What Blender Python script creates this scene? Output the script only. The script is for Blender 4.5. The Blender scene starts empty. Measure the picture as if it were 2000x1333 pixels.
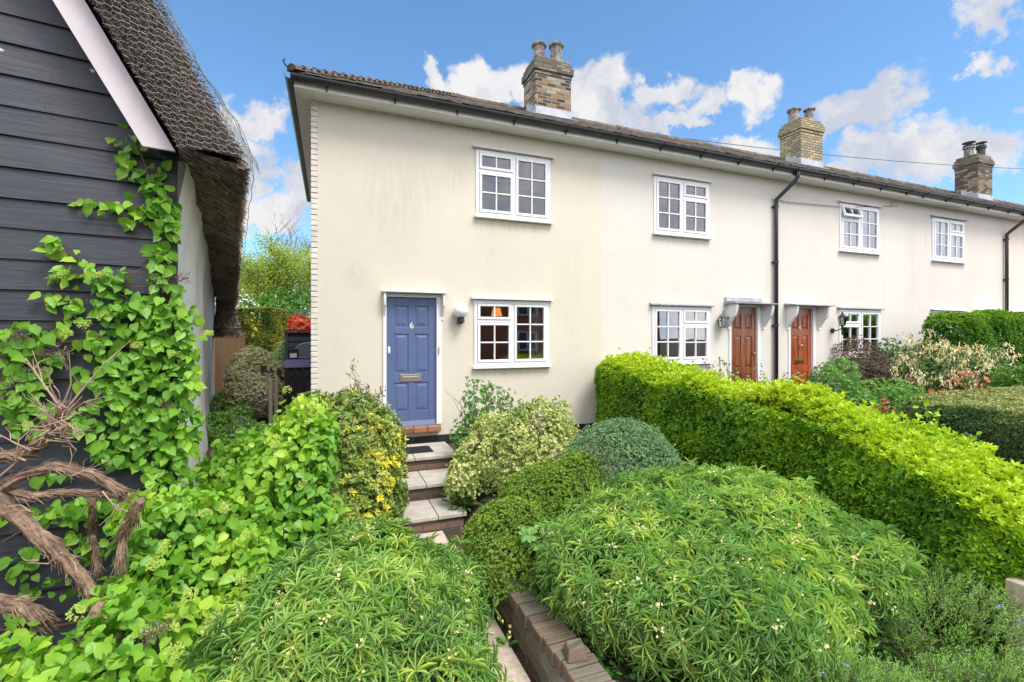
import bpy, math, random
import numpy as np
from math import radians as R, sin, cos, pi
from mathutils import Vector, Matrix
rng = np.random.default_rng(7)
random.seed(7)
sc = bpy.context.scene
COL = sc.collection

# ---------------------------------------------------------------- camera
F, HX, HY = 919.0, 1000.0, 655.0
TH = R(68.9); ZC = 1.40; FY = 7.336
RT = np.array([sin(TH), -cos(TH), 0.0]); FW = np.array([cos(TH), sin(TH), 0.0]); UP = np.array([0, 0, 1.0])
CAM = np.array([0, 0, ZC])
cd = bpy.data.cameras.new('camera'); cam = bpy.data.objects.new('camera', cd); COL.objects.link(cam)
cam.location = CAM; cam.rotation_euler = (R(90), 0, TH - pi / 2)
cd.sensor_width = 36; cd.lens = F / 2000 * 36; cd.shift_y = -11.5 / 2000
cd.clip_start = 0.05; cd.clip_end = 2000
sc.camera = cam

def ray(px, py): return RT * ((px - HX) / F) + FW + UP * (-(py - HY) / F)
def at(px, py, t): return CAM + ray(px, py) * t
def onz(px, py, z): v = ray(px, py); return CAM + v * ((z - ZC) / v[2])
def ony(px, py, y=FY): v = ray(px, py); return CAM + v * (y / v[1])
def cw(x, z_, h): return RT * x + FW * z_ + UP * h          # camera-space metres to world

# ---------------------------------------------------------------- world: sky and clouds
SUN_EL, SUN_AZ = R(58), R(-66)      # azimuth measured from +X towards +Y
world = bpy.data.worlds.new('World'); sc.world = world; world.use_nodes = True
nt = world.node_tree; nt.nodes.clear()
def N(tree, kind, **kw):
    n = tree.nodes.new(kind)
    for k, v in kw.items():
        if k.startswith('i_'):
            key = k[2:]; key = int(key) if key.isdigit() else key
            n.inputs[key].default_value = v
        else: setattr(n, k, v)
    return n
def build_world():
    L = nt.links.new
    sky = N(nt, 'ShaderNodeTexSky', sky_type='NISHITA', sun_disc=False)
    sky.sun_elevation = SUN_EL; sky.sun_rotation = pi / 2 - SUN_AZ
    sky.air_density = 1.0; sky.dust_density = 0.6; sky.ozone_density = 2.5
    tint = N(nt, 'ShaderNodeMix', data_type='RGBA', blend_type='MULTIPLY'); tint.inputs[0].default_value = 1
    L(sky.outputs[0], tint.inputs[6]); tint.inputs[7].default_value = SKY_TINT
    tc = N(nt, 'ShaderNodeTexCoord')
    nz = N(nt, 'ShaderNodeTexNoise', i_Scale=7.0, i_Detail=9.0, i_Roughness=0.62); L(tc.outputs['Generated'], nz.inputs['Vector'])
    w1 = N(nt, 'ShaderNodeVectorMath', operation='SUBTRACT'); L(nz.outputs['Color'], w1.inputs[0]); w1.inputs[1].default_value = (.5, .5, .5)
    w2 = N(nt, 'ShaderNodeVectorMath', operation='SCALE'); L(w1.outputs[0], w2.inputs[0]); w2.inputs['Scale'].default_value = 0.20
    w3 = N(nt, 'ShaderNodeVectorMath', operation='ADD'); L(tc.outputs['Generated'], w3.inputs[0]); L(w2.outputs[0], w3.inputs[1])
    fin = N(nt, 'ShaderNodeTexNoise', i_Scale=16.0, i_Detail=8.0, i_Roughness=0.6); L(tc.outputs['Generated'], fin.inputs['Vector'])
    last = None
    for (px, py, rx, ry) in CLOUDS:
        d = ray(px, py); d = d / np.linalg.norm(d)
        e = ray(px + rx, py); e = e / np.linalg.norm(e); ra = float(np.linalg.norm(e - d))
        e = ray(px, py + ry); e = e / np.linalg.norm(e); rb = float(np.linalg.norm(e - d))
        s = N(nt, 'ShaderNodeVectorMath', operation='SUBTRACT'); L(w3.outputs[0], s.inputs[0]); s.inputs[1].default_value = tuple(d)
        m = N(nt, 'ShaderNodeVectorMath', operation='MULTIPLY'); L(s.outputs[0], m.inputs[0]); m.inputs[1].default_value = (1 / ra, 1 / ra, 1 / rb)
        l = N(nt, 'ShaderNodeVectorMath', operation='LENGTH'); L(m.outputs[0], l.inputs[0])
        q = N(nt, 'ShaderNodeMath', operation='SUBTRACT'); q.inputs[0].default_value = 1.0; L(l.outputs['Value'], q.inputs[1])
        if last is None: last = q
        else:
            mx = N(nt, 'ShaderNodeMath', operation='MAXIMUM'); L(last.outputs[0], mx.inputs[0]); L(q.outputs[0], mx.inputs[1]); last = mx
    # unseen sky behind the camera: cloud thickened and brightened as fill light
    gn = N(nt, 'ShaderNodeTexNoise', i_Scale=2.2, i_Detail=7.0, i_Roughness=0.55); L(tc.outputs['Generated'], gn.inputs['Vector'])
    dt = N(nt, 'ShaderNodeVectorMath', operation='DOT_PRODUCT'); L(tc.outputs['Generated'], dt.inputs[0]); dt.inputs[1].default_value = tuple(FW)
    mr = N(nt, 'ShaderNodeMapRange'); L(dt.outputs['Value'], mr.inputs['Value']); mr.inputs[1].default_value = .45; mr.inputs[2].default_value = .1; mr.inputs[3].default_value = -1.2; mr.inputs[4].default_value = 0.42
    g2 = N(nt, 'ShaderNodeMath', operation='MULTIPLY_ADD'); L(gn.outputs[0], g2.inputs[0]); g2.inputs[1].default_value = 3.2; g2.inputs[2].default_value = -1.45
    g3 = N(nt, 'ShaderNodeMath', operation='ADD'); L(g2.outputs[0], g3.inputs[0]); L(mr.outputs[0], g3.inputs[1])
    mx = N(nt, 'ShaderNodeMath', operation='MAXIMUM'); L(last.outputs[0], mx.inputs[0]); L(g3.outputs[0], mx.inputs[1])
    f1 = N(nt, 'ShaderNodeMath', operation='MULTIPLY_ADD'); L(fin.outputs[0], f1.inputs[0]); f1.inputs[1].default_value = 1.9; f1.inputs[2].default_value = -0.93
    ad = N(nt, 'ShaderNodeMath', operation='ADD'); L(mx.outputs[0], ad.inputs[0]); L(f1.outputs[0], ad.inputs[1])
    mask = N(nt, 'ShaderNodeMapRange', interpolation_type='SMOOTHSTEP'); L(ad.outputs[0], mask.inputs['Value']); mask.inputs[1].default_value = -.12; mask.inputs[2].default_value = .42
    # cloud shading: brighter billows, lilac grey hollows
    sn = N(nt, 'ShaderNodeTexNoise', i_Scale=9.0, i_Detail=6.0, i_Roughness=0.6); L(w3.outputs[0], sn.inputs['Vector'])
    cr = N(nt, 'ShaderNodeValToRGB'); L(sn.outputs[0], cr.inputs[0])
    cr.color_ramp.elements[0].position = .38; cr.color_ramp.elements[0].color = (.66, .71, .84, 1)
    cr.color_ramp.elements[1].position = .60; cr.color_ramp.elements[1].color = (1.0, .985, .985, 1)
    cs = N(nt, 'ShaderNodeVectorMath', operation='SCALE'); L(cr.outputs[0], cs.inputs[0]); lm = N(nt, 'ShaderNodeMapRange'); L(dt.outputs['Value'], lm.inputs['Value']); lm.inputs[1].default_value = .35; lm.inputs[2].default_value = -.2; lm.inputs[3].default_value = CLOUD_LUM; lm.inputs[4].default_value = CLOUD_FILL_BACK; L(lm.outputs[0], cs.inputs['Scale'])
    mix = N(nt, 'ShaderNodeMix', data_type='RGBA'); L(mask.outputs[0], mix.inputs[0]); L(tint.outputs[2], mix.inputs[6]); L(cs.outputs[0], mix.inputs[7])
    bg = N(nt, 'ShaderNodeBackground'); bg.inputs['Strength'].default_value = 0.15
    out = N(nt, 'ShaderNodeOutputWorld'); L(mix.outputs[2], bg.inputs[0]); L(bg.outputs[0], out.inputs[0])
SKY_TINT = (.74, .97, 1.06, 1)
CLOUD_LUM, CLOUD_FILL_BACK = 4.0, 11.0  # clouds behind the camera set brighter than those in view, as added fill
CLOUDS = [(490, 225, 75, 45), (445, 215, 60, 50), (470, 290, 60, 50), (560, 395, 90, 45), (500, 420, 90, 45), (600, 360, 60, 50), (480, 345, 90, 25),
          (1180, 195, 75, 70), (930, 165, 80, 42), (1000, 175, 70, 45), (850, 150, 30, 25), (1110, 175, 60, 60), (1215, 235, 60, 45),
          (1285, 180, 45, 32), (1365, 185, 45, 30), (1480, 165, 75, 55), (1440, 140, 40, 30), (1690, 200, 100, 42), (1740, 190, 60, 45), (1650, 235, 70, 20),
          (1450, 280, 90, 30), (1740, 290, 130, 55), (1800, 330, 110, 40), (1960, 275, 90, 55), (1930, 40, 105, 45), (1990, 15, 90, 55), (1940, 113, 60, 22),
          (1920, 175, 25, 35), (1330, 210, 40, 20), (1600, 330, 90, 25), (2010, 180, 40, 60), (1560, 300, 70, 22), (1870, 300, 90, 40), (1310, 240, 60, 16), (1180, 260, 70, 30)]
build_world()

sd = bpy.data.lights.new('sun', 'SUN'); sun = bpy.data.objects.new('sun', sd); COL.objects.link(sun)
sd.energy = 2.5; sd.angle = R(24); sd.color = (1.0, .95, .86)
sdir = Vector((cos(SUN_EL) * cos(SUN_AZ), cos(SUN_EL) * sin(SUN_AZ), sin(SUN_EL)))
sun.rotation_euler = sdir.to_track_quat('Z', 'Y').to_euler(); sun.location = (8, -6, 14)
sc.view_settings.view_transform = 'Standard'; sc.view_settings.look = 'None'
sc.view_settings.exposure = 0.60; sc.view_settings.gamma = 1.0

# ---------------------------------------------------------------- helpers
def tag(o, label=None, cat=None, group=None, kind=None):
    if label: o['label'] = label
    if cat: o['category'] = cat
    if group: o['group'] = group
    if kind: o['kind'] = kind
    return o
OFF = {}
def thing(name, loc, label, cat, group=None):
    o = bpy.data.objects.new(name, None); COL.objects.link(o); o.location = tuple(float(a) for a in loc); o.empty_display_size = .1
    OFF[o] = np.array([float(a) for a in loc]); return tag(o, label, cat, group)
def link(name, me, parent=None):
    o = bpy.data.objects.new(name, me); COL.objects.link(o)
    if parent is not None: o.parent = parent; OFF[o] = OFF[parent]
    else: OFF[o] = np.zeros(3)
    return o
class MB:
    def __init__(s): s.v = []; s.f = []; s.n = 0
    def add(s, vs, fs):
        s.v.append(np.asarray(vs, float).reshape(-1, 3)); s.f += [tuple(i + s.n for i in f) for f in fs]; s.n += len(s.v[-1]); return s
    def box(s, a, b, M=None, o=None):
        x0, y0, z0 = a; x1, y1, z1 = b
        vs = np.array([(x0, y0, z0), (x1, y0, z0), (x1, y1, z0), (x0, y1, z0), (x0, y0, z1), (x1, y0, z1), (x1, y1, z1), (x0, y1, z1)], float)
        if M is not None: vs = vs @ np.asarray(M, float).T
        if o is not None: vs = vs + np.asarray(o)
        return s.add(vs, [(3, 2, 1, 0), (4, 5, 6, 7), (0, 1, 5, 4), (1, 2, 6, 5), (2, 3, 7, 6), (3, 0, 4, 7)])
    def prism(s, poly, axis, a, b):            # polygon in the two other axes, extruded along axis
        k = len(poly); vs = []
        for h in (a, b):
            for (p, q) in poly:
                c = [p, q]; c.insert(axis, h); vs.append(c)
        return s.add(vs, [tuple(range(k))[::-1], tuple(range(k, 2 * k))] + [(i, (i + 1) % k, k + (i + 1) % k, k + i) for i in range(k)])
    def tube(s, pts, rad, n=6, cap=True):
        pts = [np.asarray(p, float) for p in pts]; m = len(pts)
        rad = [rad] * m if np.isscalar(rad) else rad
        vs = []; ref = np.array([.31, .17, .93])
        for i, p in enumerate(pts):
            d = pts[min(i + 1, m - 1)] - pts[max(i - 1, 0)]; d = d / (np.linalg.norm(d) + 1e-9)
            if abs(d @ ref) > .95: ref = np.array([.9, .3, .1])
            a = np.cross(d, ref); a /= np.linalg.norm(a); b = np.cross(d, a)
            for k in range(n):
                t = 2 * pi * k / n; vs.append(p + rad[i] * (a * cos(t) + b * sin(t)))
        fs = [(i * n + k, i * n + (k + 1) % n, (i + 1) * n + (k + 1) % n, (i + 1) * n + k) for i in range(m - 1) for k in range(n)]
        if cap and n > 2: fs += [tuple(range(n))[::-1], tuple(range((m - 1) * n, m * n))]
        return s.add(vs, fs)
    def lathe(s, prof, c, n=20):               # prof: (r, z) list about the vertical through c
        vs = []; m = len(prof)
        for (r_, z_) in prof:
            for k in range(n): t = 2 * pi * k / n; vs.append((c[0] + r_ * cos(t), c[1] + r_ * sin(t), c[2] + z_))
        return s.add(vs, [(i * n + k, i * n + (k + 1) % n, (i + 1) * n + (k + 1) % n, (i + 1) * n + k) for i in range(m - 1) for k in range(n)] + [tuple(range(n))[::-1], tuple(range((m - 1) * n, m * n))])
    def build(s, name, mat, parent=None, smooth=False, bevel=0, label=None):
        vs = np.concatenate(s.v) if s.v else np.zeros((0, 3))
        if parent is not None: vs = vs - OFF[parent]
        me = bpy.data.meshes.new(name); me.from_pydata(vs.tolist(), [], s.f); me.update(); me.materials.append(mat)
        if smooth: me.polygons.foreach_set('use_smooth', [True] * len(me.polygons))
        o = link(name, me, parent)
        if bevel:
            b = o.modifiers.new('bevel', 'BEVEL'); b.width = bevel; b.segments = 2; b.limit_method = 'ANGLE'
        if label: o['label'] = label
        return o

def bump_chain(t, bsdf, src, strength, dist=.01):
    b = N(t, 'ShaderNodeBump'); b.inputs['Strength'].default_value = strength; b.inputs['Distance'].default_value = dist
    t.links.new(src, b.inputs['Height']); t.links.new(b.outputs[0], bsdf.inputs['Normal']); return b
def mat(name, col, rough=.6, metal=0.0, col2=None, scale=8, detail=5, stretch=(1, 1, 1), bump=0, bscale=None, bdist=.01, lo=.35, hi=.65, spec=.5, coat=0):
    m = bpy.data.materials.new(name); m.use_nodes = True; t = m.node_tree; b = t.nodes['Principled BSDF']
    b.inputs['Roughness'].default_value = rough; b.inputs['Metallic'].default_value = metal; b.inputs['Specular IOR Level'].default_value = spec
    if coat: b.inputs['Coat Weight'].default_value = coat; b.inputs['Coat Roughness'].default_value = .15
    b.inputs['Base Color'].default_value = (*col, 1)
    tc = N(t, 'ShaderNodeTexCoord'); mp = N(t, 'ShaderNodeMapping'); mp.inputs['Scale'].default_value = stretch
    t.links.new(tc.outputs['Object'], mp.inputs[0])
    if col2 is not None:
        n = N(t, 'ShaderNodeTexNoise', i_Scale=scale, i_Detail=detail, i_Roughness=.6); t.links.new(mp.outputs[0], n.inputs['Vector'])
        r = N(t, 'ShaderNodeValToRGB'); r.color_ramp.elements[0].position = lo; r.color_ramp.elements[1].position = hi
        r.color_ramp.elements[0].color = (*col, 1); r.color_ramp.elements[1].color = (*col2, 1)
        t.links.new(n.outputs[0], r.inputs[0]); t.links.new(r.outputs[0], b.inputs['Base Color'])
    if bump:
        n2 = N(t, 'ShaderNodeTexNoise', i_Scale=bscale or scale * 4, i_Detail=6.0, i_Roughness=.6); t.links.new(mp.outputs[0], n2.inputs['Vector'])
        bump_chain(t, b, n2.outputs[0], bump, bdist)
    return m
def leafmat(name, ramp, rough=.45, trans=.35, tcol=(1.25, 1.2, .55), spec=.35):
    """ramp: colours from old to young leaf, picked by the per-leaf attribute v"""
    m = bpy.data.materials.new(name); m.use_nodes = True; t = m.node_tree; L = t.links.new
    b = t.nodes['Principled BSDF']; b.inputs['Roughness'].default_value = rough; b.inputs['Specular IOR Level'].default_value = spec
    a = N(t, 'ShaderNodeAttribute', attribute_name='v'); r = N(t, 'ShaderNodeValToRGB'); L(a.outputs['Fac'], r.inputs[0])
    cr = r.color_ramp
    while len(cr.elements) < len(ramp): cr.elements.new(.5)
    for i, c in enumerate(ramp): cr.elements[i].position = i / (len(ramp) - 1); cr.elements[i].color = (*c, 1)
    L(r.outputs[0], b.inputs['Base Color'])
    tr = N(t, 'ShaderNodeBsdfTranslucent'); mu = N(t, 'ShaderNodeMix', data_type='RGBA', blend_type='MULTIPLY'); mu.inputs[0].default_value = 1
    L(r.outputs[0], mu.inputs[6]); mu.inputs[7].default_value = (*tcol, 1); L(mu.outputs[2], tr.inputs[0])
    mx = N(t, 'ShaderNodeMixShader'); mx.inputs[0].default_value = trans; L(b.outputs[0], mx.inputs[1]); L(tr.outputs[0], mx.inputs[2])
    L(mx.outputs[0], t.nodes['Material Output'].inputs['Surface']); return m

# leaf shapes: (across, along, lift) and triangles
def T_rows(rows, fold=.12, droop=.15):
    v = []; f = []; idx = []
    for (y, w) in rows:
        z = -droop * y * y
        if w == 0: idx.append([len(v)]); v.append((0, y, z))
        else: idx.append([len(v), len(v) + 1, len(v) + 2]); v += [(-w / 2, y, z + fold * w), (0, y, z), (w / 2, y, z + fold * w)]
    for a, b in zip(idx, idx[1:]):
        if len(a) == 1: f += [(a[0], b[1], b[0]), (a[0], b[2], b[1])]
        elif len(b) == 1: f += [(a[0], a[1], b[0]), (a[1], a[2], b[0])]
        else: f += [(a[0], a[1], b[1]), (a[0], b[1], b[0]), (a[1], a[2], b[2]), (a[1], b[2], b[1])]
    return np.array(v, float), np.array(f)
LEAF_NARROW = T_rows([(0, 0), (.3, .8), (.68, 1), (1, 0)], .15, .22)
LEAF_OVAL = T_rows([(0, 0), (.35, .8), (.7, 1.0), (1, 0)], .12, .12)
LEAF_SMALL = T_rows([(0, 0), (.5, 1), (1, 0)], .12, .0)
LEAF_HEART = (np.array([(0, .02, 0), (-.22, -.05, .06), (-.44, .10, .05), (-.5, .34, .09), (-.38, .60, .02), (-.15, .85, -.03), (0, 1.04, -.15), (.15, .85, -.10), (.38, .60, .05), (.5, .34, .03), (.44, .10, .08), (.22, -.05, .03),
                        (0, .2, -.04), (0, .45, -.05), (0, .72, -.085)], float),
              np.array([(0, 12, 1), (1, 12, 2), (2, 12, 3), (3, 12, 13), (3, 13, 4), (4, 13, 14), (4, 14, 5), (5, 14, 6), (6, 14, 7), (7, 14, 8), (8, 14, 13), (8, 13, 9), (9, 13, 12), (9, 12, 10), (10, 12, 11), (11, 12, 0)]))
def unit(a): return a / (np.linalg.norm(a, axis=-1, keepdims=True) + 1e-9)
def rnd(n, s=1.0): return rng.normal(size=(n, 3)) * s
def leaves(name, P, D, Nn, L, W, tmpl, m, parent, v, smooth=False, kind=None):
    tv, tf = tmpl; n = len(P); k = len(tv)
    D = unit(D); X = unit(np.cross(D, Nn)); Z = np.cross(X, D)
    L = np.broadcast_to(L, (n,)); W = np.broadcast_to(W, (n,))
    co = P[:, None, :] + X[:, None, :] * (tv[None, :, 0:1] * W[:, None, None]) + D[:, None, :] * (tv[None, :, 1:2] * L[:, None, None]) + Z[:, None, :] * (tv[None, :, 2:3] * L[:, None, None])
    co = co.reshape(-1, 3)
    if parent is not None: co = co - OFF[parent]
    fa = (tf[None] + (np.arange(n) * k)[:, None, None]).reshape(-1, 3)
    me = bpy.data.meshes.new(name)
    me.vertices.add(len(co)); me.vertices.foreach_set('co', co.ravel())
    me.loops.add(fa.size); me.loops.foreach_set('vertex_index', fa.ravel().astype(np.int32))
    me.polygons.add(len(fa)); me.polygons.foreach_set('loop_start', np.arange(0, fa.size, 3, dtype=np.int32)); me.polygons.foreach_set('loop_total', np.full(len(fa), 3, np.int32))
    if smooth: me.polygons.foreach_set('use_smooth', np.ones(len(fa), bool))
    me.update(calc_edges=True)
    at_ = me.attributes.new('v', 'FLOAT', 'POINT'); at_.data.foreach_set('value', np.repeat(np.clip(v, 0, 1), k).astype(np.float32))
    me.materials.append(m)
    o = link(name, me, parent)
    if kind: o['kind'] = kind
    return o
class Lump:                                     # smooth random field from a few sines
    def __init__(s, scale, k=7): s.k = rng.normal(size=(k, 3)) * scale; s.p = rng.uniform(0, 6.28, k)
    def __call__(s, P): return np.sin(P @ s.k.T + s.p).mean(axis=1) * 1.6
def blob_surface(ells, n, lump=.12, lscale=4., depth=.3, zmin=-9, bias=2.0):
    """points and outward normals in the outer shell of a union of ellipsoids; ells: (centre, radii)"""
    A = np.array([(r[0] * r[1] + r[1] * r[2] + r[0] * r[2]) for c, r in ells]); A = A / A.sum()
    lf = Lump(lscale); lf2 = Lump(lscale * 2.6); Ps, Ns = [], []
    for (c, r), a in zip(ells, A):
        c = np.asarray(c, float); r = np.asarray(r, float)
        m = int(n * a * 1.6) + 8
        d = unit(rng.normal(size=(m, 3))); w = np.linalg.norm(d / r, axis=1); keep = rng.uniform(0, w.max(), m) < w; d = d[keep]; m = len(d)
        s = 1 + lump * (lf(c + d * r) + .5 * lf2(c + d * r)); s = s * (1 - depth * rng.uniform(0, 1, m) ** bias)
        p = c + d * r * s[:, None]; nn = unit(d / r)
        ok = p[:, 2] > zmin
        for (c2, r2) in ells:
            if c2 is c or np.allclose(c2, c): continue
            ok &= np.linalg.norm((p - np.asarray(c2)) / np.asarray(r2), axis=1) > .82
        Ps.append(p[ok]); Ns.append(nn[ok])
    P = np.concatenate(Ps); Q = np.concatenate(Ns)
    if len(P) > n: i = rng.permutation(len(P))[:n]; P, Q = P[i], Q[i]
    return P, Q
def rosettes(P, Nn, k, spread=(50, 85), jit=.25, up=.3):
    """k leaves round each shoot tip; returns leaf points, directions, normals, index of shoot"""
    n = len(P); A = unit(Nn + np.array([0, 0, up]) + rnd(n, jit))
    ref = unit(rnd(n)); U = unit(np.cross(A, ref)); V = np.cross(A, U)
    idx = np.repeat(np.arange(n), k)
    ph = np.tile(np.arange(k) * 2 * pi / k, n) + rng.uniform(0, 6.28, n)[idx] + rng.normal(size=n * k) * .25
    sp = np.radians(rng.uniform(spread[0], spread[1], n * k))
    rad = U[idx] * np.cos(ph)[:, None] + V[idx] * np.sin(ph)[:, None]
    D = A[idx] * np.cos(sp)[:, None] + rad * np.sin(sp)[:, None]
    Nm = A[idx] * np.sin(sp)[:, None] - rad * np.cos(sp)[:, None]
    return P[idx], D, Nm, idx
def twig_tree(mb, p, d, ln, r, depth, spread=.5, n=5, kids=3, up=.1, shrink=.72, tips=None):
    p = np.asarray(p, float); d = unit(np.asarray(d, float)); pts = [p]; q = p.copy()
    for i in range(3): d = unit(d + rng.normal(size=3) * spread * .25 + np.array([0, 0, up * .3])); q = q + d * ln / 3; pts.append(q.copy())
    mb.tube(pts, [r, r * .88, r * .76, r * .62], n, cap=False)
    if depth > 0:
        for j in range(kids):
            i = rng.integers(1, 4); twig_tree(mb, pts[i], d + rng.normal(size=3) * spread + np.array([0, 0, up]), ln * shrink * rng.uniform(.7, 1.1), r * .58, depth - 1, spread, max(3, n - 1), kids, up, shrink, tips)
    elif tips is not None: tips.append(q)
def stems(parent, base, top, k, r, m, spread=.3, name='stem', h0=None):
    mb = MB(); base = np.asarray(base, float)
    for i in range(k):
        a = rng.uniform(0, 6.28); d = np.array([cos(a) * spread, sin(a) * spread, 1])
        twig_tree(mb, base + np.array([cos(a), sin(a), 0]) * .06, d, top * .5, r, 2, .45, 5, 3, .2)
    return mb.build(name, m, parent, smooth=True)

# ---------------------------------------------------------------- materials
def render_mat(name, base, stain, amt=.35, patches=(), org=0):
    m = bpy.data.materials.new(name); m.use_nodes = True; t = m.node_tree; L = t.links.new; b = t.nodes['Principled BSDF']
    b.inputs['Roughness'].default_value = .85; b.inputs['Specular IOR Level'].default_value = .15
    tc = N(t, 'ShaderNodeTexCoord'); mp = N(t, 'ShaderNodeMapping'); mp.inputs['Scale'].default_value = (1, 1, .45); L(tc.outputs['Object'], mp.inputs[0])
    n1 = N(t, 'ShaderNodeTexNoise', i_Scale=.9, i_Detail=6., i_Roughness=.6); L(mp.outputs[0], n1.inputs['Vector'])
    r1 = N(t, 'ShaderNodeMapRange'); L(n1.outputs[0], r1.inputs[0]); r1.inputs[1].default_value = .42; r1.inputs[2].default_value = .72; r1.inputs[3].default_value = 0; r1.inputs[4].default_value = amt
    mx = N(t, 'ShaderNodeMix', data_type='RGBA'); L(r1.outputs[0], mx.inputs[0]); mx.inputs[6].default_value = (*base, 1); mx.inputs[7].default_value = (*stain, 1)
    cur = mx.outputs[2]
    ms = N(t, 'ShaderNodeMapping'); ms.inputs['Scale'].default_value = (14, 14, 1.6); L(tc.outputs['Object'], ms.inputs[0])
    n2 = N(t, 'ShaderNodeTexNoise', i_Scale=1., i_Detail=6., i_Roughness=.7); L(ms.outputs[0], n2.inputs['Vector'])
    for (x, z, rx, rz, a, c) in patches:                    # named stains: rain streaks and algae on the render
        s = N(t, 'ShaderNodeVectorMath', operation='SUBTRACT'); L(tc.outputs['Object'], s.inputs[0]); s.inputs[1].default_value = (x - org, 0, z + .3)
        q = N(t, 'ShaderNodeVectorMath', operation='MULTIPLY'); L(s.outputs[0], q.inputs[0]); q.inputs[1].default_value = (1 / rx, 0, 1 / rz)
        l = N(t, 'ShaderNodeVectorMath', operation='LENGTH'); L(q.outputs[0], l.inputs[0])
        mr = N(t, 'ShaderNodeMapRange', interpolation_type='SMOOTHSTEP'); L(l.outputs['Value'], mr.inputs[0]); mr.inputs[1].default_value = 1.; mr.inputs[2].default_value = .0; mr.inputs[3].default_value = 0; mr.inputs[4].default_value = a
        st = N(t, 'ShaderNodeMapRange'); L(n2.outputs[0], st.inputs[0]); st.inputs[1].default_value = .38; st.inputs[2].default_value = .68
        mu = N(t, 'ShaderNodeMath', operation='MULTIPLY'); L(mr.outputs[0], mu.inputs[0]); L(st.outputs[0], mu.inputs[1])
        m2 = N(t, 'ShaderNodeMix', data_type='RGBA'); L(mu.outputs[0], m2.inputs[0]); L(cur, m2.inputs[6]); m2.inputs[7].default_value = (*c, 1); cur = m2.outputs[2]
    L(cur, b.inputs['Base Color'])
    n3 = N(t, 'ShaderNodeTexNoise', i_Scale=26., i_Detail=8., i_Roughness=.65); L(tc.outputs['Object'], n3.inputs['Vector'])
    n4 = N(t, 'ShaderNodeTexNoise', i_Scale=2.2, i_Detail=3.); L(tc.outputs['Object'], n4.inputs['Vector'])
    ad = N(t, 'ShaderNodeMath', operation='MULTIPLY_ADD'); L(n4.outputs[0], ad.inputs[0]); ad.inputs[1].default_value = 3.; L(n3.outputs[0], ad.inputs[2])
    bump_chain(t, b, ad.outputs[0], .28, .010); return m
def brick_mat(name, cols, mortar, scale=1.0, mp_scale=(1, 1, 1), bw=.225, bh=.075, rough=.85, bump=.6, use='Object', msize=.010, grime=.3):
    m = bpy.data.materials.new(name); m.use_nodes = True; t = m.node_tree; L = t.links.new; b = t.nodes['Principled BSDF']
    b.inputs['Roughness'].default_value = rough; b.inputs['Specular IOR Level'].default_value = .2
    tc = N(t, 'ShaderNodeTexCoord'); sp = N(t, 'ShaderNodeSeparateXYZ'); L(tc.outputs['Object'], sp.inputs[0])
    g = N(t, 'ShaderNodeNewGeometry'); sn = N(t, 'ShaderNodeSeparateXYZ'); L(g.outputs['Normal'], sn.inputs[0])
    ab = N(t, 'ShaderNodeMath', operation='ABSOLUTE'); L(sn.outputs[0], ab.inputs[0])
    gt = N(t, 'ShaderNodeMath', operation='GREATER_THAN'); L(ab.outputs[0], gt.inputs[0]); gt.inputs[1].default_value = .6
    mx = N(t, 'ShaderNodeMix'); L(gt.outputs[0], mx.inputs[0]); L(sp.outputs[0], mx.inputs[2]); L(sp.outputs[1], mx.inputs[3])
    az = N(t, 'ShaderNodeMath', operation='ABSOLUTE'); L(sn.outputs[2], az.inputs[0]); gz = N(t, 'ShaderNodeMath', operation='GREATER_THAN'); L(az.outputs[0], gz.inputs[0]); gz.inputs[1].default_value = .7
    mv = N(t, 'ShaderNodeMix'); L(gz.outputs[0], mv.inputs[0]); L(sp.outputs[2], mv.inputs[2]); L(sp.outputs[1], mv.inputs[3])
    cb = N(t, 'ShaderNodeCombineXYZ'); L(mx.outputs[0], cb.inputs[0]); L(mv.outputs[0], cb.inputs[1])
    wn = N(t, 'ShaderNodeTexNoise', i_Scale=6., i_Detail=2.); L(tc.outputs['Object'], wn.inputs['Vector'])
    ws = N(t, 'ShaderNodeVectorMath', operation='SCALE'); L(wn.outputs['Color'], ws.inputs[0]); ws.inputs['Scale'].default_value = .02
    wa = N(t, 'ShaderNodeVectorMath', operation='ADD'); L(cb.outputs[0], wa.inputs[0]); L(ws.outputs[0], wa.inputs[1])
    br = N(t, 'ShaderNodeTexBrick'); L(wa.outputs[0], br.inputs[0]); br.inputs['Scale'].default_value = 1.0
    br.inputs['Brick Width'].default_value = bw; br.inputs['Row Height'].default_value = bh; br.inputs['Mortar Size'].default_value = msize; br.inputs['Mortar Smooth'].default_value = .3
    br.inputs['Color1'].default_value = (0, 0, 0, 1); br.inputs['Color2'].default_value = (1, 1, 1, 1); br.inputs['Mortar'].default_value = (.5, .5, .5, 1); br.inputs['Bias'].default_value = 0
    rp = N(t, 'ShaderNodeValToRGB'); L(br.outputs['Color'], rp.inputs[0]); rp.color_ramp.interpolation = 'CONSTANT'
    while len(rp.color_ramp.elements) < len(cols): rp.color_ramp.elements.new(.5)
    for i, c in enumerate(cols): rp.color_ramp.elements[i].position = i / (len(cols) - 1); rp.color_ramp.elements[i].color = (*c, 1)
    m1 = N(t, 'ShaderNodeMix', data_type='RGBA'); L(br.outputs['Fac'], m1.inputs[0]); L(rp.outputs[0], m1.inputs[6]); m1.inputs[7].default_value = (*mortar, 1)
    gn = N(t, 'ShaderNodeTexNoise', i_Scale=14., i_Detail=7., i_Roughness=.7); L(tc.outputs['Object'], gn.inputs['Vector'])
    gr = N(t, 'ShaderNodeMapRange'); L(gn.outputs[0], gr.inputs[0]); gr.inputs[1].default_value = .45; gr.inputs[2].default_value = .75; gr.inputs[3].default_value = 0; gr.inputs[4].default_value = grime
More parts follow.
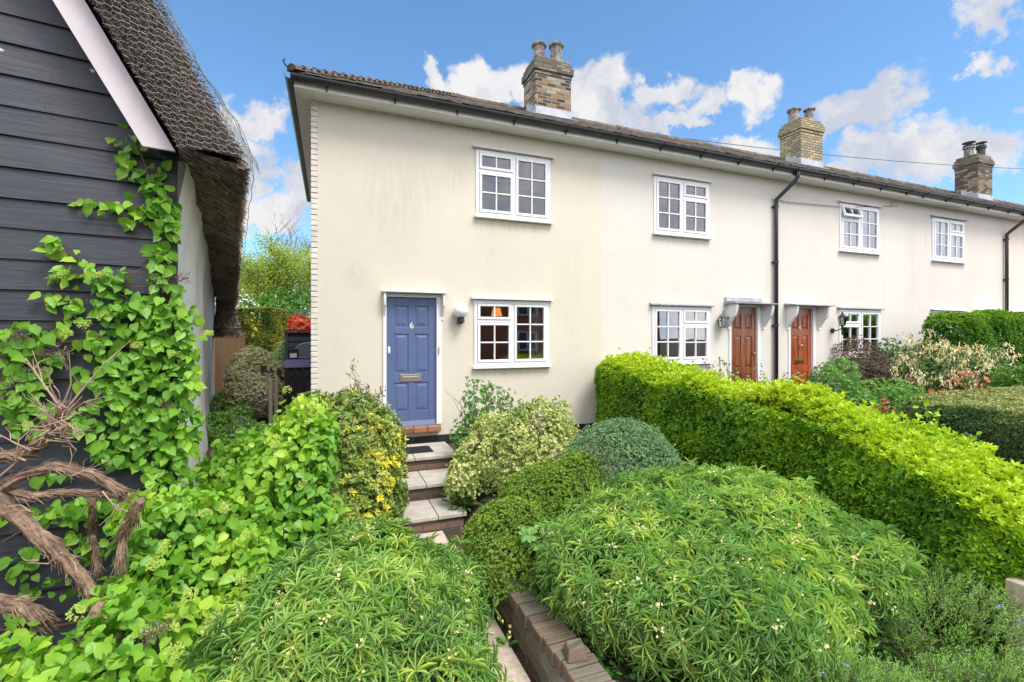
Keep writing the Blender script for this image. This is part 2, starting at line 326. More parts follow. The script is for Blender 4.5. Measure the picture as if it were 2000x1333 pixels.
    m2 = N(t, 'ShaderNodeMix', data_type='RGBA'); L(gr.outputs[0], m2.inputs[0]); L(m1.outputs[2], m2.inputs[6]); m2.inputs[7].default_value = (.16, .15, .11, 1)
    L(m2.outputs[2], b.inputs['Base Color'])
    h = N(t, 'ShaderNodeMath', operation='MULTIPLY_ADD'); L(br.outputs['Fac'], h.inputs[0]); h.inputs[1].default_value = -1.; L(gn.outputs[0], h.inputs[2])
    bump_chain(t, b, h.outputs[0], bump, .012); return m

M = {}
M['render_a'] = render_mat('cream_render', (.665, .617, .52), (.585, .55, .475), .6,
    [(.85, 3.45, .75, 1.0, .42, (.38, .38, .33)), (1.35, 3.75, .42, .5, .28, (.40, .39, .34)), (.35, 2.3, .3, .3, .5, (.38, .36, .31)), (1.85, 3.95, .35, .42, .5, (.45, .34, .27)), (2.4, 2.9, .5, .6, .3, (.42, .42, .33)),
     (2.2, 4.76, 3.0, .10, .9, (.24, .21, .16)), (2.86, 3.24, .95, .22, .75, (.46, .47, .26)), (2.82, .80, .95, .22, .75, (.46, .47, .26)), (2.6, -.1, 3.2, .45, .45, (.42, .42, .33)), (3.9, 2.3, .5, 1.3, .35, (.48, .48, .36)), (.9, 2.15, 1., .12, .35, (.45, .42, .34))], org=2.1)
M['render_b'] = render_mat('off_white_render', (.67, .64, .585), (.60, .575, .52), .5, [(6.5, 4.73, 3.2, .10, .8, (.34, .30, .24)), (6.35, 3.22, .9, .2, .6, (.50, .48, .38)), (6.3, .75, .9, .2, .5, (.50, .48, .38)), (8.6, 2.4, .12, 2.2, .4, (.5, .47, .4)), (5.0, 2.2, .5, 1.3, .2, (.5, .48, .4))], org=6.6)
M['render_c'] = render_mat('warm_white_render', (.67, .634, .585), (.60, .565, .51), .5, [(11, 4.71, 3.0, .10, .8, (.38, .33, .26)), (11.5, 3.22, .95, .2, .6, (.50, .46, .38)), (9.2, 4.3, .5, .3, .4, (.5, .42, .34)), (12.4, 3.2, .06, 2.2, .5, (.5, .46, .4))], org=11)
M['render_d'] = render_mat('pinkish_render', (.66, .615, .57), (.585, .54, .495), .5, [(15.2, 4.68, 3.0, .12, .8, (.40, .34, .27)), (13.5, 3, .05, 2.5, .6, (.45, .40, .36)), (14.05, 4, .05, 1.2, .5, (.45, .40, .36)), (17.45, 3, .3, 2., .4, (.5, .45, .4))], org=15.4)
M['render_e'] = render_mat('peach_render', (.75, .65, .56), (.68, .57, .48), .4)
M['limewash'] = mat('old_white_limewash', (.80, .79, .76), .85, col2=(.60, .56, .48), scale=1.6, lo=.5, hi=.75, bump=.6, bscale=9, bdist=.03)
M['quoin'] = mat('white_painted_brick', (.74, .70, .66), .7, col2=(.60, .55, .50), scale=5, bump=.3)
M['white'] = mat('white_gloss_paint', (.80, .80, .82), .35, col2=(.72, .72, .74), scale=3, lo=.5, hi=.8, bump=.06, bscale=30)
M['upvc'] = mat('white_soffit_board', (.78, .775, .77), .4, col2=(.60, .59, .58), scale=2, stretch=(1, 6, 6), lo=.45, hi=.85)
M['gutter'] = mat('black_plastic', (.022, .024, .030), .3, col2=(.035, .037, .045), scale=4, spec=.5)
M['fascia'] = mat('grey_shaded_fascia', (.42, .41, .42), .5, col2=(.30, .29, .29), scale=4)
M['lead'] = mat('grey_lead_sheet', (.30, .32, .36), .5, col2=(.45, .47, .52), scale=5, bump=.3, bscale=12)
M['leadw'] = mat('weathered_canopy_lead', (.24, .25, .27), .6, col2=(.40, .41, .44), scale=9, stretch=(1, 1, 4), bump=.4)
M['drip'] = mat('weathered_white_board', (.50, .49, .46), .7, col2=(.33, .31, .28), scale=12, stretch=(1, 4, 6), lo=.4, hi=.75, bump=.3)
M['drip_w'] = mat('white_board_with_wear', (.70, .69, .67), .6, col2=(.45, .43, .39), scale=12, stretch=(1, 4, 6), lo=.5, hi=.75, bump=.3)
M['blue'] = mat('slate_blue_door_paint', (.090, .130, .265), .42, col2=(.105, .150, .295), scale=3, bump=.05, bscale=40)
M['brown1'] = mat('varnished_brown_wood', (.085, .022, .009), .34, col2=(.30, .10, .03), scale=2.5, detail=9, stretch=(9, 9, .8), bump=.1, coat=.3)
M['brown2'] = mat('varnished_orange_brown_wood', (.20, .036, .011), .32, col2=(.42, .11, .032), scale=2.5, detail=9, stretch=(9, 9, .8), bump=.1, coat=.3)
M['peachdoor'] = mat('peach_brown_door', (.48, .24, .13), .4, col2=(.55, .29, .16), scale=4)
M['brass'] = mat('brass', (.70, .50, .20), .25, 1.0)
M['steel'] = mat('brushed_pewter_plate', (.55, .50, .47), .38, .8, col2=(.42, .38, .36), scale=10, stretch=(1, 1, 8))
M['iron'] = mat('dark_iron', (.045, .035, .03), .5, .5)
M['black'] = mat('black_paint', (.012, .013, .018), .5, col2=(.03, .032, .04), scale=6, bump=.5, bscale=20)
M['globe'] = mat('opal_glass', (.86, .86, .88), .12, spec=.6)
M['mat'] = mat('black_ribbed_rubber', (.02, .02, .02), .7, bump=.6, bscale=80)
M['slab'] = mat('sandstone_slab', (.36, .32, .28), .8, col2=(.52, .48, .44), scale=5, bump=.35, bscale=30, lo=.3, hi=.7)
M['pathslab'] = mat('beige_path_slab', (.44, .36, .29), .85, col2=(.60, .50, .41), scale=24, detail=8, bump=.5, bscale=60)
M['brickred'] = brick_mat('red_threshold_brick', [(.26, .095, .05), (.36, .15, .085), (.21, .085, .055)], (.25, .20, .17), bw=.2, bh=.3, grime=.5)
M['riser'] = brick_mat('dark_riser_brick', [(.10, .07, .055), (.20, .12, .09), (.14, .10, .08)], (.10, .09, .08), bw=.28, bh=.085, grime=.6)
M['stackA'] = brick_mat('mixed_chimney_brick', [(.035, .03, .03), (.27, .16, .095), (.10, .075, .06), (.38, .32, .21), (.20, .13, .09), (.27, .26, .21), (.06, .05, .05), (.42, .37, .27)], (.26, .22, .17), grime=.35)
M['stackB'] = brick_mat('yellow_chimney_brick', [(.36, .30, .17), (.25, .23, .18), (.46, .37, .21), (.30, .27, .19), (.42, .35, .23)], (.10, .08, .05), grime=.35)
M['stackC'] = brick_mat('sooty_chimney_brick', [(.12, .10, .08), (.30, .24, .17), (.07, .06, .05), (.24, .17, .11), (.38, .32, .24)], (.09, .08, .07), grime=.5)
M['capA'] = brick_mat('lichen_covered_brick', [(.10, .09, .07), (.24, .22, .17), (.16, .14, .11), (.34, .31, .24)], (.08, .075, .06), grime=.6)
M['pot'] = mat('grey_weathered_clay_pot', (.30, .285, .28), .85, col2=(.12, .085, .06), scale=9, lo=.38, hi=.62, bump=.4)
M['potrim'] = mat('brown_pot_rim', (.17, .11, .08), .8, col2=(.28, .25, .21), scale=10, bump=.4)
M['sooty'] = mat('soot_black_pot', (.03, .025, .022), .7, col2=(.10, .07, .06), scale=8)
M['soil'] = mat('dark_garden_soil', (.045, .030, .020), .95, col2=(.10, .075, .05), scale=18, detail=8, bump=1, bscale=40, bdist=.03)
M['asphalt'] = mat('asphalt', (.05, .05, .05), .9, col2=(.07, .07, .07), scale=30)
M['wood'] = mat('tan_fence_board', (.20, .105, .045), .75, col2=(.32, .18, .08), scale=6, stretch=(6, 6, .6), bump=.3)
M['woodpost'] = mat('pale_weathered_post', (.34, .29, .20), .8, col2=(.44, .38, .28), scale=6, stretch=(6, 6, .6), bump=.3)
M['brownstain'] = mat('dark_stained_timber', (.020, .014, .011), .6, col2=(.035, .025, .02), scale=5, stretch=(5, 5, .6), bump=.3)
M['slategrey'] = mat('dark_green_grey_paint', (.035, .047, .055), .5, col2=(.05, .065, .075), scale=4, bump=.2)
M['bark'] = mat('peeling_brown_bark', (.12, .072, .046), .9, col2=(.42, .29, .20), scale=10, stretch=(1, 1, 1), lo=.3, hi=.7, bump=1, bscale=38, bdist=.02)
M['drytwig'] = mat('pale_dry_twig', (.33, .22, .15), .8, col2=(.46, .33, .24), scale=14)
M['redstem'] = mat('reddish_stem', (.16, .055, .035), .6, col2=(.10, .06, .03), scale=8)
M['twig'] = mat('grey_brown_twig', (.10, .075, .055), .85, col2=(.17, .13, .10), scale=10, bump=.5)
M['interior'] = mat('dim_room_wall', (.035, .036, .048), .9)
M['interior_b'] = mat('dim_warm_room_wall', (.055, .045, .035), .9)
M['curtain'] = mat('beige_curtain', (.55, .44, .33), .9)
M['net'] = mat('pale_blue_white_blind', (.50, .57, .68), .9)
M['wire'] = mat('galvanised_wire', (.27, .28, .28), .55, .3)
M['cable'] = mat('grey_cable', (.10, .11, .12), .6)
M['oppbrick'] = brick_mat('orange_red_house_brick', [(.60, .17, .07), (.66, .21, .09), (.52, .15, .07)], (.35, .27, .22), grime=.1)
M['slate'] = mat('grey_slate_roof', (.08, .085, .095), .6, col2=(.12, .12, .13), scale=3)

def glass_mat(name='window_glass', mult=2.9):
    m = bpy.data.materials.new(name); m.use_nodes = True; t = m.node_tree; t.nodes.clear(); L = t.links.new
    g = N(t, 'ShaderNodeBsdfGlossy'); g.inputs['Roughness'].default_value = .0; g.inputs['Color'].default_value = (.95, .97, 1, 1)
    tr = N(t, 'ShaderNodeBsdfTransparent'); tr.inputs[0].default_value = (.88, .9, .9, 1)
    fr = N(t, 'ShaderNodeFresnel'); fr.inputs[0].default_value = 1.52
    mu = N(t, 'ShaderNodeMath', operation='MULTIPLY_ADD', use_clamp=True); L(fr.outputs[0], mu.inputs[0]); mu.inputs[1].default_value = mult; mu.inputs[2].default_value = .0
    tc = N(t, 'ShaderNodeTexCoord'); n = N(t, 'ShaderNodeTexNoise', i_Scale=2.5, i_Detail=1.); L(tc.outputs['Object'], n.inputs['Vector'])
    b = N(t, 'ShaderNodeBump'); b.inputs['Strength'].default_value = .05; b.inputs['Distance'].default_value = .02; L(n.outputs[0], b.inputs['Height']); L(b.outputs[0], g.inputs['Normal'])
    mx = N(t, 'ShaderNodeMixShader'); L(mu.outputs[0], mx.inputs[0]); L(tr.outputs[0], mx.inputs[1]); L(g.outputs[0], mx.inputs[2])
    o = N(t, 'ShaderNodeOutputMaterial'); L(mx.outputs[0], o.inputs[0]); return m
M['glass'] = glass_mat(); M['glass_g'] = glass_mat('reflective_old_glass', 5.5)
def emis(name, c, s):
    m = bpy.data.materials.new(name); m.use_nodes = True; b = m.node_tree.nodes['Principled BSDF']; b.inputs['Base Color'].default_value = (*c, 1)
    b.inputs['Emission Color'].default_value = (*c, 1); b.inputs['Emission Strength'].default_value = s; return m
M['lampglow'] = emis('lit_orange_lampshade', (1, .33, .07), .9)

def tile_mat():
    m = bpy.data.materials.new('clay_roof_tile'); m.use_nodes = True; t = m.node_tree; L = t.links.new; b = t.nodes['Principled BSDF']; b.inputs['Roughness'].default_value = .85
    a = N(t, 'ShaderNodeAttribute', attribute_name='v'); r = N(t, 'ShaderNodeValToRGB'); L(a.outputs['Fac'], r.inputs[0])
    cols = [(.045, .040, .038), (.085, .06, .048), (.075, .075, .075), (.13, .09, .065), (.12, .12, .12)]
    while len(r.color_ramp.elements) < 5: r.color_ramp.elements.new(.5)
    for i, c in enumerate(cols): r.color_ramp.elements[i].position = i / 4; r.color_ramp.elements[i].color = (*c, 1)
    tc = N(t, 'ShaderNodeTexCoord'); n = N(t, 'ShaderNodeTexNoise', i_Scale=5., i_Detail=8., i_Roughness=.7); L(tc.outputs['Object'], n.inputs['Vector'])
    mr = N(t, 'ShaderNodeMapRange'); L(n.outputs[0], mr.inputs[0]); mr.inputs[1].default_value = .5; mr.inputs[2].default_value = .66
    mx = N(t, 'ShaderNodeMix', data_type='RGBA'); L(mr.outputs[0], mx.inputs[0]); L(r.outputs[0], mx.inputs[6]); mx.inputs[7].default_value = (.17, .155, .10, 1)
    L(mx.outputs[2], b.inputs['Base Color']); n2 = N(t, 'ShaderNodeTexNoise', i_Scale=60., i_Detail=4.); L(tc.outputs['Object'], n2.inputs['Vector']); bump_chain(t, b, n2.outputs[0], .8, .01); return m
M['tile'] = tile_mat()
def board_mat():
    m = bpy.data.materials.new('black_weatherboard'); m.use_nodes = True; t = m.node_tree; L = t.links.new; b = t.nodes['Principled BSDF']
    b.inputs['Roughness'].default_value = .42; b.inputs['Specular IOR Level'].default_value = .5
    tc = N(t, 'ShaderNodeTexCoord'); mp = N(t, 'ShaderNodeMapping'); mp.inputs['Scale'].default_value = (.7, .7, 9); mp.inputs['Rotation'].default_value = (0, 0, -R(9.6)); L(tc.outputs['Object'], mp.inputs[0])
    n = N(t, 'ShaderNodeTexNoise', i_Scale=3., i_Detail=8., i_Roughness=.7, i_Distortion=.4); L(mp.outputs[0], n.inputs['Vector'])
    r = N(t, 'ShaderNodeValToRGB'); L(n.outputs[0], r.inputs[0]); r.color_ramp.elements[0].position = .3; r.color_ramp.elements[1].position = .75
    r.color_ramp.elements[0].color = (.018, .020, .029, 1); r.color_ramp.elements[1].color = (.054, .058, .078, 1)
    # a few white knocks and bird marks
    n2 = N(t, 'ShaderNodeTexNoise', i_Scale=5.5, i_Detail=4.); L(tc.outputs['Object'], n2.inputs['Vector'])
    mr = N(t, 'ShaderNodeMapRange'); L(n2.outputs[0], mr.inputs[0]); mr.inputs[1].default_value = .735; mr.inputs[2].default_value = .76
    mx = N(t, 'ShaderNodeMix', data_type='RGBA'); L(mr.outputs[0], mx.inputs[0]); L(r.outputs[0], mx.inputs[6]); mx.inputs[7].default_value = (.5, .5, .52, 1)
    n5 = N(t, 'ShaderNodeTexNoise', i_Scale=1.3, i_Detail=5.); L(tc.outputs['Object'], n5.inputs['Vector']); m5 = N(t, 'ShaderNodeMapRange'); L(n5.outputs[0], m5.inputs[0]); m5.inputs[1].default_value = .5; m5.inputs[2].default_value = .7; m5.inputs[4].default_value = .45
    mg = N(t, 'ShaderNodeMix', data_type='RGBA'); L(m5.outputs[0], mg.inputs[0]); L(mx.outputs[2], mg.inputs[6]); mg.inputs[7].default_value = (.045, .055, .05, 1)
    L(mg.outputs[2], b.inputs['Base Color']); bump_chain(t, b, n.outputs[0], .5, .008); return m
M['board'] = board_mat()
def thatch_mat(name, c0, c1, c2):
    m = bpy.data.materials.new(name); m.use_nodes = True; t = m.node_tree; L = t.links.new; b = t.nodes['Principled BSDF']; b.inputs['Roughness'].default_value = .95; b.inputs['Specular IOR Level'].default_value = .1
    tc = N(t, 'ShaderNodeTexCoord'); n = N(t, 'ShaderNodeTexNoise', i_Scale=60., i_Detail=5., i_Roughness=.7); L(tc.outputs['Object'], n.inputs['Vector'])
    n1 = N(t, 'ShaderNodeTexNoise', i_Scale=3., i_Detail=4.); L(tc.outputs['Object'], n1.inputs['Vector'])
    r = N(t, 'ShaderNodeValToRGB'); L(n.outputs[0], r.inputs[0]); r.color_ramp.elements[0].position = .35; r.color_ramp.elements[1].position = .7
    r.color_ramp.elements[0].color = (*c0, 1); r.color_ramp.elements[1].color = (*c1, 1)
    mx = N(t, 'ShaderNodeMix', data_type='RGBA'); mr = N(t, 'ShaderNodeMapRange'); L(n1.outputs[0], mr.inputs[0]); mr.inputs[1].default_value = .48; mr.inputs[2].default_value = .62; mr.inputs[4].default_value = .55
    L(mr.outputs[0], mx.inputs[0]); L(r.outputs[0], mx.inputs[6]); mx.inputs[7].default_value = (*c2, 1); L(mx.outputs[2], b.inputs['Base Color']); bump_chain(t, b, n.outputs[0], 1., .03); return m
M['thatch'] = thatch_mat('weathered_thatch', (.13, .105, .088), (.34, .28, .22), (.20, .21, .10))
M['reed'] = leafmat('thatch_reed', [(.15, .12, .10), (.30, .24, .20), (.44, .37, .30), (.60, .53, .42)], .9, .0)

G = {}   # foliage
G['hyd'] = leafmat('hydrangea_leaf', [(.065, .19, .035), (.125, .32, .04), (.21, .43, .045), (.33, .54, .055), (.48, .62, .075)], .38, .38, (1.1, 1.25, .4))
G['choi'] = leafmat('narrow_choisya_leaf', [(.13, .28, .085), (.21, .40, .12), (.31, .52, .155), (.44, .60, .17), (.60, .69, .17)], .40, .40, (1.1, 1.2, .5))
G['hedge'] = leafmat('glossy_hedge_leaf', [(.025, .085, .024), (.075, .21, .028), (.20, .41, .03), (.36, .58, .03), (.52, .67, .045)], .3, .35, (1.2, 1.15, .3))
G['euon'] = leafmat('cream_variegated_leaf', [(.16, .28, .07), (.34, .46, .12), (.56, .62, .24), (.76, .76, .42), (.85, .84, .60)], .45, .25)
G['hebe'] = leafmat('grey_green_hebe_leaf', [(.13, .25, .12), (.21, .36, .18), (.30, .47, .25), (.42, .57, .34)], .5, .2)
G['hebey'] = leafmat('yellow_green_hebe_leaf', [(.10, .21, .03), (.19, .33, .05), (.30, .45, .06), (.44, .56, .10)], .42, .3)
G['gold'] = leafmat('gold_and_green_shrub_leaf', [(.08, .16, .04), (.17, .27, .07), (.28, .38, .10), (.42, .50, .13), (.66, .62, .07), (.82, .70, .05)], .4, .3)
G['dark'] = leafmat('dark_green_leaf', [(.04, .10, .03), (.07, .17, .045), (.12, .25, .06), (.19, .34, .09)], .35, .2)
G['mid'] = leafmat('mid_green_leaf', [(.08, .20, .045), (.14, .31, .07), (.22, .42, .10), (.32, .52, .14)], .45, .3)
G['privet'] = leafmat('privet_leaf', [(.03, .10, .02), (.07, .20, .025), (.14, .32, .03), (.27, .46, .05)], .4, .3)
G['box'] = leafmat('clipped_box_leaf', [(.03, .075, .03), (.06, .13, .045), (.15, .23, .075), (.34, .40, .15), (.50, .52, .22)], .4, .2)
G['rosem'] = leafmat('rosemary_needle', [(.12, .27, .06), (.21, .42, .09), (.32, .55, .12), (.46, .66, .17)], .5, .25)
G['vinca'] = leafmat('ground_cover_leaf', [(.025, .08, .02), (.05, .15, .03), (.09, .23, .04)], .4, .25)
G['conif'] = leafmat('golden_conifer_spray', [(.08, .13, .03), (.20, .24, .04), (.46, .44, .05), (.75, .65, .06)], .6, .2)
G['spring'] = leafmat('spring_tree_leaf', [(.20, .27, .05), (.32, .42, .07), (.44, .54, .10), (.58, .64, .14)], .6, .35)
G['purple'] = leafmat('purple_brown_leaf', [(.09, .06, .05), (.16, .11, .085), (.25, .19, .14), (.22, .26, .11)], .5, .2)
G['red'] = leafmat('red_leaf', [(.30, .03, .02), (.50, .06, .03), (.62, .16, .06), (.20, .16, .05)], .4, .25)
G['bronze'] = leafmat('bronze_rose_leaf', [(.20, .06, .04), (.24, .12, .07), (.16, .24, .08), (.14, .28, .09), (.20, .34, .10)], .35, .2)
G['cream'] = leafmat('cream_flower', [(.74, .60, .32), (.84, .74, .46), (.88, .82, .60)], .6, .2)
G['bud'] = leafmat('cream_bud', [(.60, .50, .22), (.75, .62, .32), (.80, .72, .50)], .5, .1)
G['white'] = leafmat('white_petal', [(.78, .76, .74), (.85, .84, .82)], .5, .2)
G['pink'] = leafmat('pinkish_twiggy_leaf', [(.22, .32, .09), (.42, .50, .17), (.62, .60, .42), (.82, .75, .70)], .6, .2)
G['blue'] = leafmat('blue_violet_petal', [(.25, .28, .75), (.36, .42, .85)], .5, .2)
G['green_umbel'] = leafmat('green_flower_umbel', [(.25, .38, .06), (.38, .50, .09), (.48, .56, .14)], .6, .2)
G['dryhead'] = leafmat('dried_brown_umbel', [(.07, .04, .035), (.14, .085, .07), (.42, .30, .24)], .8, .0)
G['bamboo'] = leafmat('thin_tan_bamboo_leaf', [(.16, .15, .06), (.26, .22, .10), (.20, .26, .08)], .5, .25)
G['primrose'] = leafmat('yellow_petal', [(.80, .68, .10), (.85, .82, .50)], .5, .2)

# ---------------------------------------------------------------- ground
def hgt(x, y):
    """garden level: falls from the cottages to the street; sunk path strip"""
    z = np.interp(y, [-3, 1.5, 3, 5.2, 7.3, 40], [-.95, -.75, -.62, -.50, -.34, -.2])
    left = np.interp(x, [1.26, 1.40], [1, 0]) * np.interp(y, [4.9, 5.3], [1, 0])
    z = z - left * .25
    st = np.interp(x, [-9, -1, 1.45, 1.75], [.3, 1, 1, 0]) * np.interp(y, [4.8, 5.1, 7.2, 7.4], [0, 1, 1, 0])
    return z * (1 - st) + st * np.interp(y, [5.1, 5.75, 5.8, 6.35, 6.4, 7.3], [-.86, -.80, -.70, -.66, -.55, -.45])
def ground():
    xs = np.concatenate([np.linspace(-300, -6, 12), np.arange(-5, 12, .14), np.linspace(12.5, 300, 24)]); ys = np.concatenate([np.linspace(-200, -3, 10), np.arange(-2.5, 9, .14), np.linspace(9.5, 400, 30)])
    X, Y = np.meshgrid(xs, ys); P = np.stack([X.ravel(), Y.ravel(), np.zeros(X.size)], 1); P[:, 2] = hgt(P[:, 0], P[:, 1]); l = Lump(6.)
    near = (np.abs(P[:, 0] - 5.5) < 4) & (P[:, 1] > -1) & (P[:, 1] < 9); P[:, 2] += np.where(near, .02 * l(P), 0)
    w = len(xs); fs = [(j * w + i, j * w + i + 1, (j + 1) * w + i + 1, (j + 1) * w + i) for j in range(len(ys) - 1) for i in range(w - 1)]
    tag(MB().add(P, fs).build('ground', M['soil']), kind='structure')
    m = MB().box((-200, -7.2, -.9), (200, -1.4, -.80)); tag(m.build('road', M['asphalt']), kind='structure')
    m = MB(); y = 5.17
    for k in range(5):
        ln = .82; m.box((.45 + .01 * k, y - ln + .025, -.88), (1.165 + .010 * k, y, -.775 - .006 * k)); y -= ln
    tag(m.build('path', M['pathslab'], bevel=.008), kind='structure')
ground()

# ---------------------------------------------------------------- terrace of cottages
def ez(x): return -.006 * (x + .2)          # the eaves sink a little towards the far end
def wall_with_holes(x0, x1, z0, z1f, holes, y=FY, th=.22):
    xs = sorted({x0, x1, *[h[0] for h in holes], *[h[1] for h in holes]}); zs = sorted({z0, *[h[2] for h in holes], *[h[3] for h in holes]})
    m = MB()
    def top(x): return z1f + ez(x)
    for a, b in zip(xs, xs[1:]):
        zz = zs + [None]
        for c, d in zip(zz, zz[1:]):
            if d is not None and any(a >= h[0] - 1e-6 and b <= h[1] + 1e-6 and c >= h[2] - 1e-6 and d <= h[3] + 1e-6 for h in holes): continue
            da, db = (d, d) if d is not None else (top(a), top(b))
            m.add([(a, y, c), (b, y, c), (b, y, db), (a, y, da)], [(0, 1, 2, 3)])
    for (a, b, c, d) in holes:            # reveals
        m.add([(a, y, c), (a, y + th, c), (a, y + th, d), (a, y, d)], [(0, 1, 2, 3)]); m.add([(b, y, c), (b, y + th, c), (b, y + th, d), (b, y, d)], [(3, 2, 1, 0)])
        m.add([(a, y, d), (a, y + th, d), (b, y + th, d), (b, y, d)], [(0, 1, 2, 3)]); m.add([(a, y, c), (b, y, c), (b, y + th, c), (a, y + th, c)], [(0, 1, 2, 3)])
    return m

def window(house, x0, z0, w=1.33, h=1.07, mirror=False, openhop=False, drip='drip', inner='interior', label=None, frame_m='white', dripw=.06, curtain=None):
    """casement window: left half hopper over 2x2, right half 2x3 (or mirrored). Frame mesh is the part; sill, drip board, panes, room are its sub-parts."""
    y = FY; x1, z1 = x0 + w, z0 + h; f = MB(); fy0, fy1 = y - .022, y + .05
    s = .05
    f.box((x0, fy0, z0), (x0 + s, fy1, z1)); f.box((x1 - s, fy0, z0), (x1, fy1, z1)); f.box((x0 + s, fy0, z1 - s), (x1 - s, fy1, z1)); f.box((x0 + s, fy0, z0), (x1 - s, fy1, z0 + s))
    xm = (x0 + x1) / 2; f.box((xm - .022, fy0, z0 + s), (xm + .022, fy1, z1 - s))
    g = MB(); hop = MB()
    def casement(a, b, c, d, cols, rows, mb, tilt=0):
        st = .042; q0, q1 = y - .034, y + .012; piv = np.array([0, y - .03, d]); ang = tilt
        Rm = np.array([[1, 0, 0], [0, cos(ang), -sin(ang)], [0, sin(ang), cos(ang)]])
        def bx(m_, p, q):
            p = np.array(p) - piv; q = np.array(q) - piv; m_.box(p, q, Rm, piv)
        bx(mb, (a, q0, c), (a + st, q1, d)); bx(mb, (b - st, q0, c), (b, q1, d)); bx(mb, (a + st, q0, d - st), (b - st, q1, d)); bx(mb, (a + st, q0, c), (b - st, q1, c + st))
        ia, ib, ic, id_ = a + st, b - st, c + st, d - st
        for i in range(1, cols): xx = ia + (ib - ia) * i / cols; bx(mb, (xx - .011, q0 + .006, ic), (xx + .011, q1 - .006, id_))
        for j in range(1, rows):
            zz = ic + (id_ - ic) * j / rows
            for i in range(cols):
                xa = ia + (ib - ia) * i / cols + (.011 if i else 0); xb = ia + (ib - ia) * (i + 1) / cols - (.011 if i < cols - 1 else 0)
                bx(mb, (xa, q0 + .008, zz - .011), (xb, q1 - .008, zz + .011))
        vs = np.array([(ia, y - .006, ic), (ib, y - .006, ic), (ib, y - .006, id_), (ia, y - .006, id_)]) - piv; g.add(vs @ Rm.T + piv, [(0, 1, 2, 3)])
    gap = .006; L0, L1, R0, R1 = x0 + s + gap, xm - .022 - gap, xm + .022 + gap, x1 - s - gap; za, zb = z0 + s + gap, z1 - s - gap
    zh = z1 - s - .29
    (ha, hb), (fa, fb) = ((L0, L1), (R0, R1)) if not mirror else ((R0, R1), (L0, L1))
    f.box((ha - gap, fy0, zh - .02), (hb + gap, fy1, zh + .02))
    casement(ha, hb, zh + .02 + gap, zb, 2, 1, f, tilt=-.32 if openhop else 0)
    casement(ha, hb, za, zh - .02 - gap, 2, 2, f); casement(fa, fb, za, zb, 2, 3, f)
    W = f.build('window', M[frame_m], house, bevel=.003, label=label)
    g.build('pane', M['glass' if z0 > 2 else 'glass_g'], W)
    MB().prism([(y - .075, z0 - .045), (y + .0, z0 - .045), (y + .0, z0 - .003), (y - .055, z0 - .003), (y - .075, z0 - .012)], 0, x0 - .03, x1 + .03).build('sill', M['white'], W, bevel=.004)
    MB().prism([(y - .085, z1 + .012), (y + .0, z1 + .012), (y + .0, z1 + .065), (y - .085, z1 + .035)], 0, x0 - dripw, x1 + dripw).build('drip_board', M[drip], W, bevel=.004)
    # the room seen behind the glass
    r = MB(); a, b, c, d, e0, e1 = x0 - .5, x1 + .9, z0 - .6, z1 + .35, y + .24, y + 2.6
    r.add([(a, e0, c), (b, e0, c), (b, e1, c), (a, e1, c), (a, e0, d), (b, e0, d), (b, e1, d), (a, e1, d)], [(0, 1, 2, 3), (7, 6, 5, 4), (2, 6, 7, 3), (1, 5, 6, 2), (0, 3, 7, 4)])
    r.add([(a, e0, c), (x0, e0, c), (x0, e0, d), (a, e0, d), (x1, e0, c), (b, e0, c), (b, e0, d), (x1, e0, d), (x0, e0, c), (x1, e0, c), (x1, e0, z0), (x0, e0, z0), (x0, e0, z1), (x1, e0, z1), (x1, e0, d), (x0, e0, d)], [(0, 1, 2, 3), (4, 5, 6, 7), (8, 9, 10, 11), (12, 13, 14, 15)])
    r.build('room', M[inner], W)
    if curtain:
        for (ca, cb, mt_) in curtain:
            k = 26; vs = []
            for i in range(k + 1):
                t_ = i / k; yy = y + .17 + .022 * sin(i * 1.9) + .01 * sin(i * .7); xx = x0 + s + (w - 2 * s) * (ca + (cb - ca) * t_)
                vs += [(xx, yy, z0 - .02), (xx, yy, z1 + .02)]
            MB().add(vs, [(2 * i, 2 * i + 2, 2 * i + 3, 2 * i + 1) for i in range(k)]).build('curtain', M[mt_], W, smooth=True)
    return W

